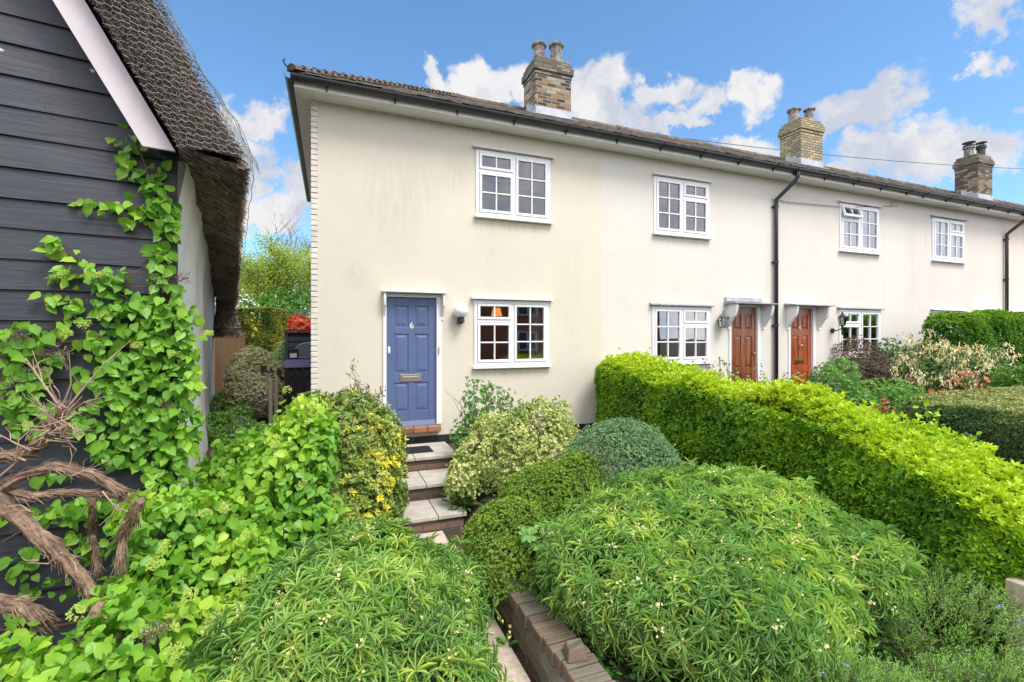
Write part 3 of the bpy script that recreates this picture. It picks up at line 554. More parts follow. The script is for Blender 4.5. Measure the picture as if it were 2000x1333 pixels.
def door(house, x0, x1, z0, z1, m_, yd=.035, label=None, rows=((.07, .30), (.37, .70), (.77, .93)), frame_m='white'):
    """six-panel door; rows are the panel bands as fractions up the door"""
    y = FY + yd; d = MB(); w = x1 - x0; h = z1 - z0
    d.box((x0, y, z0), (x1, y + .04, z1))
    st = .115 * w / .75; mid = .10; cols = [(x0 + st, (x0 + x1) / 2 - mid / 2), ((x0 + x1) / 2 + mid / 2, x1 - st)]
    stl = MB()
    # proud stiles and rails
    pz = [z0] + [z0 + q * h for rr in rows for q in rr] + [z1]
    d.box((x0, y - .014, z0), (cols[0][0], y, z1)); d.box((cols[1][1], y - .014, z0), (x1, y, z1)); d.box((cols[0][1], y - .014, z0), (cols[1][0], y, z1))
    for (a, b) in cols:
        for i in range(0, len(pz), 2): d.box((a, y - .014, pz[i]), (b, y, pz[i + 1]))
        for (q0, q1) in rows:       # raised and fielded panels
            c0, c1 = z0 + q0 * h, z0 + q1 * h; e = .02; g_ = .055
            vs = [(a + e, y - .001, c0 + e), (b - e, y - .001, c0 + e), (b - e, y - .001, c1 - e), (a + e, y - .001, c1 - e), (a + g_, y - .011, c0 + g_), (b - g_, y - .011, c0 + g_), (b - g_, y - .011, c1 - g_), (a + g_, y - .011, c1 - g_)]
            d.add(vs, [(0, 1, 5, 4), (1, 2, 6, 5), (2, 3, 7, 6), (3, 0, 4, 7), (4, 5, 6, 7)])
    D = d.build('door', m_, house, bevel=.004, label=label)
    f = MB(); s = .055
    f.box((x0 - s, FY - .025, z0 - .0), (x0 - .004, FY + .09, z1 + s)); f.box((x1 + .004, FY - .025, z0), (x1 + s, FY + .09, z1 + s)); f.box((x0 - .004, FY - .025, z1 + .004), (x1 + .004, FY + .09, z1 + s))
    f.box((x1 + s, FY - .014, z0), (x1 + s + .035, FY + .005, z1 + s))
    f.build('door_frame', M[frame_m], D, bevel=.003)
    return D
def text_mesh(txt, size, loc, m_, parent, name, ext=.003):
    cu = bpy.data.curves.new(name, 'FONT'); cu.body = txt; cu.size = size; cu.align_x = 'CENTER'; cu.extrude = ext; cu.offset = .002
    tmp = bpy.data.objects.new('tmp', cu); COL.objects.link(tmp); bpy.context.view_layer.update()
    me = bpy.data.meshes.new_from_object(tmp.evaluated_get(bpy.context.evaluated_depsgraph_get())); bpy.data.objects.remove(tmp)
    co = np.empty(len(me.vertices) * 3); me.vertices.foreach_get('co', co); co = co.reshape(-1, 3)
    co = np.stack([co[:, 0], -co[:, 2], co[:, 1]], 1) + np.array(loc) - OFF[parent]; me.vertices.foreach_set('co', co.ravel()); me.materials.clear(); me.materials.append(m_); me.update()
    o = link(name, me, parent); return o
def bracket(D, x, zt, dx=.045, h=.34, dep=.26, name='bracket'):
    """scroll-cut canopy bracket in the plane across the wall"""
    y = FY; pts = [(y, zt), (y - dep, zt), (y - dep, zt - .04)]
    for i in range(9): t_ = i / 8; pts.append((y - dep * (1 - t_) * .95 - .02 - .035 * sin(t_ * pi) * (1 if t_ < .5 else .3), zt - .05 - (h - .09) * (t_ ** .8)))
    pts += [(y - .025, zt - h), (y, zt - h)]
    return MB().prism(pts, 0, x, x + dx).build(name, M['white'], D, bevel=.003)

ROOF_P = math.tan(R(28.3)); EY, EZ0 = 6.95, 4.925; RIDGE = 10.15
def roof_z(x, y): return EZ0 + ez(x) + (min(y, 2 * RIDGE - y) - EY) * ROOF_P if False else EZ0 + ez(x) + (y - EY) * ROOF_P
def tiles(house, x0, x1, hip=False):
    """overlapping plain tiles, each slightly off true"""
    gw, gg = .17, .105; P = []; V = []
    nrow = int((RIDGE - EY) / (gg * .88)) + 1; cosP = 1 / math.sqrt(1 + ROOF_P ** 2)
    m = MB(); vv = []
    for j in range(nrow):
        yj = EY + j * gg * cosP
        if yj > RIDGE - .02: break
        k = int((x1 - x0) / gw) + 1
        for i in range(k):
            a = x0 + i * gw + (gw / 2 if j % 2 else 0); b = min(a + gw - .006, x1)
            if a >= x1 - .02: continue
            if hip and a < -.5 + (yj - EY) - .05: continue
            l = .2; lift = .028 + rng.uniform(-.004, .010); tl = rng.uniform(-.006, .006); yy = yj + rng.uniform(-.006, .006)
            def P_(x, y, up): return (x, y, roof_z(x, y) + up)
            vs = [P_(a, yy, lift + tl), P_(b, yy, lift - tl), P_(b, yy + l * cosP, .006), P_(a, yy + l * cosP, .006), P_(a, yy, lift + tl - .015), P_(b, yy, lift - tl - .015)]
            m.add(vs, [(0, 1, 2, 3), (4, 5, 1, 0), (0, 3, 4), (1, 5, 2)]); vv += [rng.uniform()] * 6
    # under-sheet, back slope and ridge
    a, b = x0, x1; ra = roof_z(a, RIDGE); rb = roof_z(b, RIDGE); n0 = m.n
    if hip:
        hx = -.5 + (RIDGE - EY)
        m.add([(-.5, EY, roof_z(-.5, EY) - .02), (b, EY, roof_z(b, EY) - .02), (b, RIDGE, rb - .02), (hx, RIDGE, ra - .02), (-.5, 2 * RIDGE - EY, roof_z(a, EY) - .02), (b, 2 * RIDGE - EY, roof_z(b, EY) - .02)], [(0, 1, 2, 3), (3, 2, 5, 4), (0, 3, 4)])
    else:
        m.add([(a, EY, roof_z(a, EY) - .02), (b, EY, roof_z(b, EY) - .02), (b, RIDGE, rb - .02), (a, RIDGE, ra - .02), (a, 2 * RIDGE - EY, roof_z(a, EY) - .02), (b, 2 * RIDGE - EY, roof_z(b, EY) - .02)], [(0, 1, 2, 3), (3, 2, 5, 4)])
    vv += [.3] * (m.n - n0)
    def arch(p, q, r_, lift):
        p = np.array(p); q = np.array(q); d = unit(q - p); side = unit(np.cross(d, [0, 0, 1])); up = np.cross(side, d); vs = []
        for e, rr in ((p, r_), (q, r_ * .93)):
            for t_ in np.linspace(0, pi, 7): vs.append(e + side * cos(t_) * rr + up * (sin(t_) * rr + lift))
        vs.append(p + up * lift * .0); m.add(vs, [(i, i + 1, 8 + i, 7 + i) for i in range(6)] + [tuple(range(7))]); vv.extend([rng.uniform(.2, 1)] * 15)
    xr = x0 if not hip else -.5 + (RIDGE - EY); k = int((x1 - xr) / .3)
    for i in range(k): xa = xr + (x1 - xr) * i / k; arch((xa, RIDGE, roof_z(xa, RIDGE) + rng.uniform(-.01, .01)), (xa + (x1 - xr) / k + .02, RIDGE, roof_z(xa, RIDGE)), .11, -.02)
    if hip:
        p0 = np.array([-.49, EY - .02, roof_z(-.5, EY) + .035]); p1 = np.array([hx, RIDGE, ra + .03]); k = 24
        for i in range(k): s0 = p0 + (p1 - p0) * i / k; s1 = p0 + (p1 - p0) * (i + 1.35) / k; arch(s0 + np.array([0, 0, .012]), s1 - np.array([0, 0, .01]), .085, -.03)
        n0 = m.n                                     # hip side slope, coarse courses
        for j in range(30):
            xj = -.5 + j * gg * cosP; ya, yb = EY + (xj + .5), 2 * RIDGE - EY - (xj + .5); z_ = roof_z(-.5, EY) + (xj + .5) * ROOF_P
            if ya >= yb: break
            m.add([(xj, ya, z_ + .03), (xj, yb, z_ + .03), (xj + .18, yb, z_ + .18 * ROOF_P), (xj + .18, ya, z_ + .18 * ROOF_P), (xj, ya, z_ + .012), (xj, yb, z_ + .012)], [(0, 1, 2, 3), (4, 5, 1, 0)])
        vv += [.5] * (m.n - n0)
    o = m.build('roof', M['tile'], house); at_ = o.data.attributes.new('v', 'FLOAT', 'POINT'); at_.data.foreach_set('value', np.array(vv, np.float32)); return o

def eaves(house, x0, x1, left_return=False):
    S = MB()
    def quadbar(y0, y1, z0, z1, a, b):
        S_ = MB(); za, zb = ez(a), ez(b)
        S_.add([(a, y0, z0 + za), (b, y0, z0 + zb), (b, y1, z0 + zb), (a, y1, z0 + za), (a, y0, z1 + za), (b, y0, z1 + zb), (b, y1, z1 + zb), (a, y1, z1 + za)], [(3, 2, 1, 0), (4, 5, 6, 7), (0, 1, 5, 4), (1, 2, 6, 5), (2, 3, 7, 6), (3, 0, 4, 7)]); return S_
    a = x0 if not left_return else -.44
    so = quadbar(7.045, FY + (.0 if not left_return else 0), 4.775, 4.79, a, x1)
    if left_return: so.box((-.44, FY, 4.775), (-.255, 13.0, 4.79))
    o = so.build('soffit', M['upvc'], house)
    fa = quadbar(7.022, 7.045, 4.77, 4.935, a - (.022 if left_return else 0), x1)
    if left_return: fa.box((-.462, 7.045, 4.77), (-.44, 13.2, 4.935))
    fa.build('fascia', M['upvc'], house)
    g = MB(); r_ = .068; yc, zc_ = 6.955, 4.895
    def half(p, q, sd):                       # half-round gutter from p to q, opening upwards
        vs = []; 
        for e in (p, q):
            for rr in (r_, r_ - .006):
                for t_ in np.linspace(pi, 2 * pi, 9): c = cos(t_) * rr; vs.append((e[0] + (0 if sd else c), e[1] + (c if sd else 0), e[2] + sin(t_) * rr))
        n = 9; fs = []
        for i in range(8): fs += [(i, i + 1, 18 + i + 1, 18 + i), (9 + i, 27 + i, 27 + i + 1, 9 + i + 1)]
        fs += [(0, 18, 27, 9), (8, 17, 35, 26), tuple(list(range(0, 9)) + list(range(17, 8, -1))), tuple(list(range(18, 27)) + list(range(35, 26, -1)))]
        g.add(vs, fs)
    half((x0 if not left_return else -.50, yc, zc_ + ez(x0)), (x1, yc, zc_ + ez(x1)), True)
    if left_return: half((-.51, yc - .03, zc_), (-.51, 13.2, zc_), False)
    G_ = g.build('gutter', M['gutter'], house, smooth=False)
    k = 0; x = x0 + .12
    while x < x1:
        b = MB(); z_ = zc_ + ez(x)
        b.tube([(x, yc + .065, z_ + .0)] + [(x, yc + cos(t_) * .074, z_ + sin(t_) * .074) for t_ in np.linspace(2 * pi, pi, 8)], .009, 5)
        b.box((x - .012, 7.0, z_ - .115), (x + .012, 7.0215, z_ + .03)); b.add([(x - .006, 6.99, z_ - .06), (x + .006, 6.99, z_ - .06), (x + .006, 7.0, z_ - .13), (x - .006, 7.0, z_ - .13), (x - .006, 7.02, z_ - .03), (x + .006, 7.02, z_ - .03)], [(0, 1, 2, 3), (0, 3, 4), (1, 5, 2)])
        b.build('gutter_bracket', M['gutter'], G_); x += .93
    return G_
def downpipe(house, x, z0=-.3):
    z_ = 4.895 + ez(x); r_ = .04; m = MB()
    m.tube([(x + .22, 6.955, z_ - .05), (x + .22, 6.955, z_ - .17), (x + .19, 7.0, z_ - .25), (x + .05, 7.22, z_ - .50), (x, 7.275, z_ - .58), (x, 7.275, z_ - .75), (x, 7.275, z0)], r_, 12)
    D = m.build('downpipe', M['gutter'], house, smooth=True)
    for zz in (z_ - .72, 2.95, 1.6, .4):
        c = MB(); c.tube([(x, 7.275, zz - .03), (x, 7.275, zz + .03)], r_ + .008, 12); c.box((x - .075, 7.29, zz - .012), (x + .075, 7.334, zz + .012)); c.build('pipe_clip', M['gutter'], D)
    MB().tube([(x + .22, 6.955, z_ - .075), (x + .22, 6.955, z_ - .14)], r_ + .01, 12).build('pipe_clip', M['gutter'], D)
def chimney(house, x0, mt, capm, ztop=7.42, pots='plain', y0=9.4, w=.87, d=.66):
    """oversailing brick stack on the ridge"""
    m = MB(); x1, y1 = x0 + w, y0 + d; zb = roof_z(x0, y0) - .25
    m.box((x0, y0, zb), (x1, y1, ztop - .42))
    S = m.build('chimney', M[mt], house)
    c = MB(); c.box((x0 - .02, y0 - .02, ztop - .42), (x1 + .02, y1 + .02, ztop - .34)); c.box((x0 - .05, y0 - .05, ztop - .34), (x1 + .05, y1 + .05, ztop - .19)); c.box((x0 - .02, y0 - .02, ztop - .19), (x1 + .02, y1 + .02, ztop - .10))
    c.box((x0 + .02, y0 + .02, ztop - .10), (x1 - .02, y1 - .02, ztop - .0)); c.build('chimney_cap', M[capm], S, bevel=.012)
    fz = roof_z(x0, y0); l = MB()
    l.box((x0 - .012, y0 - .012, fz - .1), (x1 + .012, y0 - .001, fz + .20))
    l.add([(x0 - .012, y0 - .012, fz - .1), (x0 - .012, y0 + d * .5, fz + d * .5 * ROOF_P - .1), (x0 - .012, y0 + d * .5, fz + d * .5 * ROOF_P + .15), (x0 - .012, y0 - .012, fz + .20)], [(0, 1, 2, 3)])
    for i in range(3): a = y0 - .012 + i * d / 4.; l.box((x0 - .016, a, fz + (a - y0) * ROOF_P), (x0 - .004, a + d / 4. - .01, fz + (a - y0) * ROOF_P + .24))
    l.add([(x0 - .12, y0 - .18, roof_z(x0, y0 - .18) + .045), (x1 + .12, y0 - .18, roof_z(x1, y0 - .18) + .045), (x1 + .12, y0, roof_z(x1, y0) + .05), (x0 - .12, y0, roof_z(x0, y0) + .05)], [(0, 1, 2, 3)])
    l.build('flashing', M['lead'], S)
    ym = (y0 + y1) / 2
    if pots == 'plain': sp = [(x0 + .24, .47, .15, 'pot'), (x0 + .60, .45, .15, 'pot')]
    elif pots == 'wide': sp = [(x0 + .17, .38, .16, 'pot'), (x0 + .60, .40, .135, 'pot')]
    else: sp = [(x0 + .20, .36, .15, 'pot'), (x0 + .62, .36, .13, 'sooty')]
    for (px, h, r_, pm) in sp:
        ymm = ym + (-.13 if px > x0 + .4 else .02)
        P = MB().lathe([(r_ * .95, 0), (r_ * .9, h * .1), (r_ * .86, h * .75), (r_ * .9, h * .82), (r_ * 1.12, h * .86), (r_ * 1.15, h * .95), (r_ * 1.0, h), (r_ * .7, h + .001), (r_ * .7, h * .7), (.001, h * .7)], (px, ymm, ztop - .01), 20).build('chimney_pot', M[pm], S, smooth=False)
        if pots == 'cowl':
            q = MB(); q.lathe([(r_ * 1.05, h + .0), (r_ * 1.1, h + .04), (r_ * .98, h + .05), (r_ * .95, h)], (px, ymm, ztop), 18); q.lathe([(.01, h + .20), (r_ * 1.25, h + .15), (r_ * 1.25, h + .14), (.01, h + .15)], (px, ymm, ztop), 18)
            for t_ in (0, 2.1, 4.2): q.tube([(px + cos(t_) * r_ * .85, ymm + sin(t_) * r_ * .85, ztop + h), (px + cos(t_) * r_ * .85, ymm + sin(t_) * r_ * .85, ztop + h + .17)], .009, 5)
            q.build('cowl', M['gutter'], S)
    return S
def body(house, x0, x1, holes, m_, first=False):
    w = wall_with_holes(x0, x1, -.6, 4.80, holes)
    MB().box((x0, 12.9, -.6), (x1, 13.0, 4.7)).build('rear_wall', m_, house)
    if first: MB().box((-.255, FY + .102, -.6), (-.06, 12.9, 4.772)).build('side_wall', m_, house)
    return w.build('wall', m_, house)

HG = 'rendered terrace cottages in one row'
def house(x, label): return thing('terrace_cottage', (x, FY, -.3), label, 'cottage', HG)
def plinth(H, x0, x1, skip=None):
    m = MB()
    for a, b in ([(x0, x1)] if skip is None else [(x0, skip[0]), (skip[1], x1)]): m.box((a, FY - .014, -.5), (b, FY + .01, -.17))
    m.build('plinth', M['black'], H)

# --- cottage 6
H6 = house(2.1, 'cream end cottage with the slate blue door numbered 6')
u, g_ = (2.20, 3.35), (2.17, .90)
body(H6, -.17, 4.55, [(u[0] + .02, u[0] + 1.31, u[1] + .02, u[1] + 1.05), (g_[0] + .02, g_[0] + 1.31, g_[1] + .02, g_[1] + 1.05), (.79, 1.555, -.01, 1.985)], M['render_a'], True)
q = MB()
for i in range(66): z = -.4 + i * .0785; q.box((-.262, FY - .016 + rng.uniform(-.004, .003), z), (-.172, FY + .10, z + .068 + rng.uniform(-.003, .002)))
q.build('brick_quoin', M['quoin'], H6, bevel=.006)
MB().box((-.258, FY - .004, -.4), (-.17, FY + .08, 4.78)).build('quoin_mortar', mat('quoin_mortar', (.45, .42, .38), .9), H6)
plinth(H6, -.17, 4.55)
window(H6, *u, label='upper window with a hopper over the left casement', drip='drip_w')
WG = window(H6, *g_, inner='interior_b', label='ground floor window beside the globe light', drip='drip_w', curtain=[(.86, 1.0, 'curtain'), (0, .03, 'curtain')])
D6 = door(H6, .795, 1.55, .005, 1.98, M['blue'], label='slate blue door', rows=((.11, .335), (.41, .715), (.77, .935)))
MB().prism([(FY - .01, .0), (FY + .04, .0), (FY + .04, .075), (FY + .02, .075)], 0, .80, 1.545).build('weather_bar', M['blue'], D6)
lb = MB(); lb.box((1.0, FY + .010, .685), (1.32, FY + .020, .795)); lb.box((1.035, FY + .006, .72), (1.285, FY + .012, .762)); lb.build('letterbox', M['steel'], D6, bevel=.003)
text_mesh('6', .135, (1.172, FY + .018, 1.505), mat('cream_numeral', (.75, .72, .62), .4), D6, 'door_number')
hd = MB(); hd.box((.815, FY + .005, 1.12), (.848, FY + .020, 1.225)); hd.tube([(.832, FY + .006, 1.15), (.832, FY - .004, 1.15)], .010, 10); hd.build('lock', M['white'], D6, bevel=.003)
MB().tube([(1.585, FY - .04, 1.10), (1.585, FY - .045, 1.22)], .008, 8).build('catch', M['brass'], D6)
cn = MB().prism([(FY - .15, 2.045), (FY, 2.045), (FY, 2.085), (FY - .15, 2.065)], 0, .72, 1.70); CN = cn.build('door_canopy', M['drip_w'], H6, bevel=.004)
for x in (.745, 1.635): bracket(CN, x, 2.043, .028, .40, .12)
th = MB(); x = .76
for i in range(4): th.box((x, FY - .12, -.095), (x + .208, FY + .06, -.005)); x += .213
th.build('threshold', M['brickred'], H6, bevel=.012)
tiles(H6, -.5, 4.55, hip=True); eaves(H6, -.17, 4.55, True)
sc_ = MB(); sc_.tube([(-.53, EY - .02, 4.97), (-.565, EY - .05, 4.99), (-.585, EY - .06, 5.03), (-.575, EY - .07, 5.05), (-.56, EY - .06, 5.035)], .010, 6); sc_.build('hip_iron', M['gutter'], H6)
chimney(H6, 4.18, 'stackA', 'capA', 7.55)
# --- cottage 5
H5 = house(6.6, 'off-white cottage with a dark brown door left of the long downpipe')
u5, g5 = (5.70, 3.34), (5.66, .88)
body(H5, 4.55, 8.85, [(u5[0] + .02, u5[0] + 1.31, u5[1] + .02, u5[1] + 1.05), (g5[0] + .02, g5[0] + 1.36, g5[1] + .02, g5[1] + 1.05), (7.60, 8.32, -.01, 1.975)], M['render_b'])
plinth(H5, 4.55, 8.85)
window(H5, *u5, mirror=True, label='upper window with the hopper on its right half', drip='drip_w', dripw=.04)
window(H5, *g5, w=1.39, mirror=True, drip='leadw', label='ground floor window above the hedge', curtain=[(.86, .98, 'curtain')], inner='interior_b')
D5 = door(H5, 7.605, 8.315, .0, 1.97, M['brown1'], yd=.04, label='dark brown varnished door')
kb = MB(); kb.lathe([(.001, -.02), (.018, -.018), (.022, 0), (.018, .018), (.001, .02)], (8.255, FY + .005, 1.02), 12); kb.build('handle', M['brass'], D5)
CN = MB().prism([(FY - .27, 2.03), (FY, 2.03), (FY, 2.075), (FY - .28, 2.05), (FY - .28, 2.03)], 0, 7.42, 8.62).build('door_canopy', M['leadw'], H5, bevel=.004)
MB().box((7.44, FY - .05, 2.08), (8.42, FY - .001, 2.17)).build('flashing', M['lead'], CN, bevel=.006)
for x in (7.50, 8.47): bracket(CN, x, 2.028, .06, .5, .24)
tiles(H5, 4.55, 8.85); eaves(H5, 4.55, 8.85); downpipe(H5, 8.80)
# --- cottage 4
H4 = house(11, 'off-white cottage with the orange-brown door numbered 4')
u4, g4 = (10.84, 3.35), (10.82, .92)
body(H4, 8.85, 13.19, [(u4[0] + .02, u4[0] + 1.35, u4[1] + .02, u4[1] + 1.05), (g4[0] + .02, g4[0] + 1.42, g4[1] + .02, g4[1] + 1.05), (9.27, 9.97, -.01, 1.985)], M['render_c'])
plinth(H4, 8.85, 13.19)
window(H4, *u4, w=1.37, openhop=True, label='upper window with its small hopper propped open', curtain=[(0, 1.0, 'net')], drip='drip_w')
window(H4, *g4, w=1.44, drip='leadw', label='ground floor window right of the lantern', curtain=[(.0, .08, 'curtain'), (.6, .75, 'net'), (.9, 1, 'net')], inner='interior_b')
D4 = door(H4, 9.275, 9.965, .0, 1.98, M['brown2'], yd=.04, label='orange-brown varnished door')
lb = MB(); lb.box((9.46, FY + .012, .80), (9.72, FY + .022, .88)); lb.box((9.49, FY + .007, .82), (9.69, FY + .013, .86)); lb.build('letterbox', mat('aged_brass', (.30, .22, .12), .35, .9), D4, bevel=.003)
text_mesh('4', .13, (9.60, FY + .018, 1.52), M['brass'], D4, 'door_number')
kb = MB(); kb.lathe([(.001, -.03), (.025, -.024), (.032, 0), (.025, .024), (.001, .03)], (9.60, FY - .02, 1.17), 12); kb.tube([(9.60, FY + .02, 1.17), (9.60, FY - .02, 1.17)], .012, 8); kb.build('knob', M['brass'], D4)
CN = MB().prism([(FY - .27, 2.03), (FY, 2.03), (FY, 2.085), (FY - .28, 2.05), (FY - .28, 2.03)], 0, 9.10, 10.32).build('door_canopy', M['leadw'], H4, bevel=.004)
for x in (9.18, 10.14): bracket(CN, x, 2.028, .06, .5, .24)
tiles(H4, 8.85, 13.19); eaves(H4, 8.85, 13.19)
chimney(H4, 12.32, 'stackB', 'stackB', 7.55, 'wide')
for (x, zb) in ((8.45, 2.2), (12.45, 2.0)):
    pass
# --- cottage 3
H3 = house(15.4, 'pinkish white cottage with the far downpipe behind the privet hedge')
u3, g3 = (14.30, 3.33), (14.30, .95)
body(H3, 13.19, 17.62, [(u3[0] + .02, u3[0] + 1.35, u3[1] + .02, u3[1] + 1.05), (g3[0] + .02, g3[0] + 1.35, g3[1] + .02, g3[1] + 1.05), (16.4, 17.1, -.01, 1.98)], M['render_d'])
window(H3, *u3, w=1.37, mirror=True, label='upper window with a dark board over it', curtain=[(0, 1.0, 'net')], drip='leadw')
window(H3, *g3, w=1.37, mirror=True, drip='drip_w', label='ground floor window mostly hidden by the privet hedge')
door(H3, 16.42, 17.08, 0, 1.97, M['peachdoor'], yd=.04)
CN = MB().prism([(FY - .27, 2.03), (FY, 2.03), (FY, 2.075), (FY - .28, 2.05), (FY - .28, 2.03)], 0, 16.2, 17.45).build('door_canopy', M['drip_w'], H3, bevel=.004)
for x in (16.26, 17.3): bracket(CN, x, 2.028, .06, .5, .24)
tiles(H3, 13.19, 17.62); eaves(H3, 13.19, 17.62); downpipe(H3, 17.60)
# --- cottage 2
H2 = house(19.6, 'peach cottage at the far end with the pale orange door')
body(H2, 17.62, 22.0, [(18.1, 18.86, -.01, 1.98)], M['render_e'])
D2 = door(H2, 18.11, 18.85, 0, 1.97, M['peachdoor'], yd=.04, label='pale orange door')
CN = MB().prism([(FY - .27, 2.03), (FY, 2.03), (FY, 2.075), (FY - .28, 2.05), (FY - .28, 2.03)], 0, 17.9, 19.2).build('door_canopy', M['drip_w'], H2, bevel=.004)
for x in (17.98, 19.02): bracket(CN, x, 2.028, .06, .62, .24)
kn = MB().lathe([(.02, -.1), (.06, -.06), (.05, .02), (.01, .08)], (18.5, FY - .02, 1.42), 10).build('knocker', M['iron'], D2)
tiles(H2, 17.62, 22.0); eaves(H2, 17.62, 22.0)
chimney(H2, 20.95, 'stackC', 'capA', 7.72, 'cowl')
H1 = house(24, 'last cottage of the row beyond the frame edge')
body(H1, 22.0, 27, [], M['render_b']); tiles(H1, 22.0, 27); eaves(H1, 22.0, 27)

# --- lamps on the walls
L1 = thing('wall_light', (1.92, FY, 1.6), 'white glass globe wall light with black base beside the blue door', 'wall light')
b = MB(); b.lathe([(.05, -.02), (.058, .0), (.055, .05), (.062, .06)], (1.92, FY - .12, 1.615), 18); b.box((1.885, FY - .12, 1.58), (1.955, FY, 1.66)); b.build('base', M['gutter'], L1, bevel=.004)
MB().lathe([(.12 * sin(t), -.12 * cos(t)) for t in np.linspace(.35, pi - .01, 14)], (1.92, FY - .12, 1.79), 28).build('globe', M['globe'], L1, smooth=True)
def lantern(T, c, r0, r1, h, m_):
    """tapered lantern: r0 bottom, r1 top half width; six sides"""
    fr = MB(); gl = MB(); k = 6
    ring = lambda r_, z: [np.array([c[0] + r_ * cos(2 * pi * i / k), c[1] + r_ * sin(2 * pi * i / k), c[2] + z]) for i in range(k)]
    a, b_ = ring(r0, 0), ring(r1, h)
    for i in range(k):
        fr.tube([a[i], b_[i]], .006, 5); fr.tube([a[i], a[(i + 1) % k]], .006, 5); fr.tube([b_[i], b_[(i + 1) % k]], .007, 5); gl.add([a[i], a[(i + 1) % k], b_[(i + 1) % k], b_[i]], [(0, 1, 2, 3)])
    fr.lathe([(r1 * 1.12, h), (r1 * .8, h + .03), (.025, h + .085), (.012, h + .10), (.018, h + .115), (.001, h + .13)], c, 6); fr.lathe([(r0, -.012), (r0, 0), (.001, .001)], c, 6)
    fr.build('lantern_frame', m_, T); gl.build('lantern_glass', M['glass'], T)
    MB().lathe([(.012, .0), (.012, h * .35), (.026, h * .55), (.02, h * .8), (.001, h * .88)], c, 10).build('bulb', M['globe'], T, smooth=True)
L2 = thing('wall_lantern', (7.30, FY, 1.5), 'grey glass carriage lantern between the window and the dark brown door', 'lantern')
lantern(L2, (7.30, FY - .12, 1.56), .085, .10, .20, mat('grey_green_metal', (.13, .15, .13), .5, .4)); MB().box((7.27, FY - .02, 1.60), (7.33, FY, 1.72)).tube([(7.30, FY - .01, 1.66), (7.30, FY - .05, 1.70)], .01, 6).build('back_plate', M['iron'], L2)
L3 = thing('wall_lantern', (10.55, FY, 1.45), 'black iron coach lantern on a bracket right of the door numbered 4', 'lantern')
c = (10.62, FY - .22, 1.62); lantern(L3, c, .05, .085, .17, M['iron']); m = MB(); m.tube([(10.62, FY - .22, 1.61), (10.62, FY - .22, 1.52), (10.62, FY - .22, 1.40)], [.028, .018, .012], 8)
m.tube([(10.60, FY - .01, 1.50), (10.60, FY - .10, 1.50), (10.62, FY - .22, 1.55)], .012, 8); m.tube([(10.60, FY, 1.50), (10.60, FY - .03, 1.50)], .055, 14); m.build('bracket', M['iron'], L3)
T = thing('table_lamp', (2.75, 9.3, .9), 'lit orange lamp glowing inside the window by the globe light', 'lamp')
MB().lathe([(.075, 0), (.11, -.16), (.108, -.16), (.073, 0)], (3.14, 9.0, 1.95), 16).build('lamp_shade', M['lampglow'], T); MB().tube([(3.14, 9.0, .9), (3.14, 9.0, 1.75)], .02, 8).build('lamp_stand', M['brass'], T)

# --- steps and mat
S = thing('garden_steps', (1.1, 6.2, -.6), 'sandstone slab steps with dark brick risers below the blue door', 'steps')
def tread(y0, y1, z, xs):
    m = MB()
    for a, b_ in zip(xs, xs[1:]): m.box((a + .004, y0 - .03, z - .045), (b_ - .004, y1, z))
    m.build('tread', M['slab'], S, bevel=.007)
tread(6.40, 7.19, -.25, [.35, 1.06, 1.66]); tread(5.78, 6.37, -.43, [.35, 1.10, 1.60]); tread(5.20, 5.74, -.61, [.35, 1.12, 1.45])
for (y0, y1, a, b_) in ((6.40, 7.20, -.6, -.297), (5.78, 6.395, -.75, -.477), (5.20, 5.775, -.95, -.657)): MB().box((.36, y0, a), ({6.40: 1.63, 5.78: 1.57, 5.20: 1.42}[y0], y1, b_)).build('riser', M['riser'], S, bevel=.01)
dm = MB(); dm.box((.80, 6.60, -.249), (1.36, 6.96, -.238))
for i in range(26): yy = 6.625 + i * .0125; dm.box((.83, yy, -.238), (1.33, yy + .006, -.232))
tag(dm.build('doormat', M['mat']), 'black ribbed rubber doormat on the top step', 'doormat')
# --- low brick wall along the path
BW = thing('garden_wall', (1.32, 2.6, -.8), 'low old brick retaining wall beside the slab path', 'wall')
wm = brick_mat('mossy_old_brick', [(.17, .105, .075), (.12, .10, .07), (.22, .135, .10), (.16, .14, .10), (.25, .21, .17)], (.16, .15, .12), grime=.85, bw=.225, bh=.08)
m = MB(); wp = lambda y: 1.23 + (3.6 - y) * .022
for r_ in range(4):
    y = 3.95 - (.11 if r_ % 2 else 0)
    while y > 1.2:
        ln = .215; z = -.92 + r_ * .082; j = rng.uniform(-.006, .006); m.box((wp(y) + j, y - ln, z), (wp(y) + .105 + j, y, z + .072)); y -= ln + .012
m.build('brick_courses', wm, BW, bevel=.008)
m = MB(); y = 3.95
while y > 1.2:
    w_ = .068; j = rng.uniform(-.008, .008); m.box((wp(y) - .01 + j, y - w_, -.590 + rng.uniform(-.006, .008)), (wp(y) + .20 + j, y, -.495 + rng.uniform(-.006, .006))); y -= w_ + .011
m.build('coping_brick', wm, BW, bevel=.009)
MB().box((1.245, 1.2, -.95), (1.40, 3.93, -.595)).build('mortar_core', mat('lime_mortar', (.26, .24, .20), .9, col2=(.14, .13, .10), scale=10, bump=.5), BW)
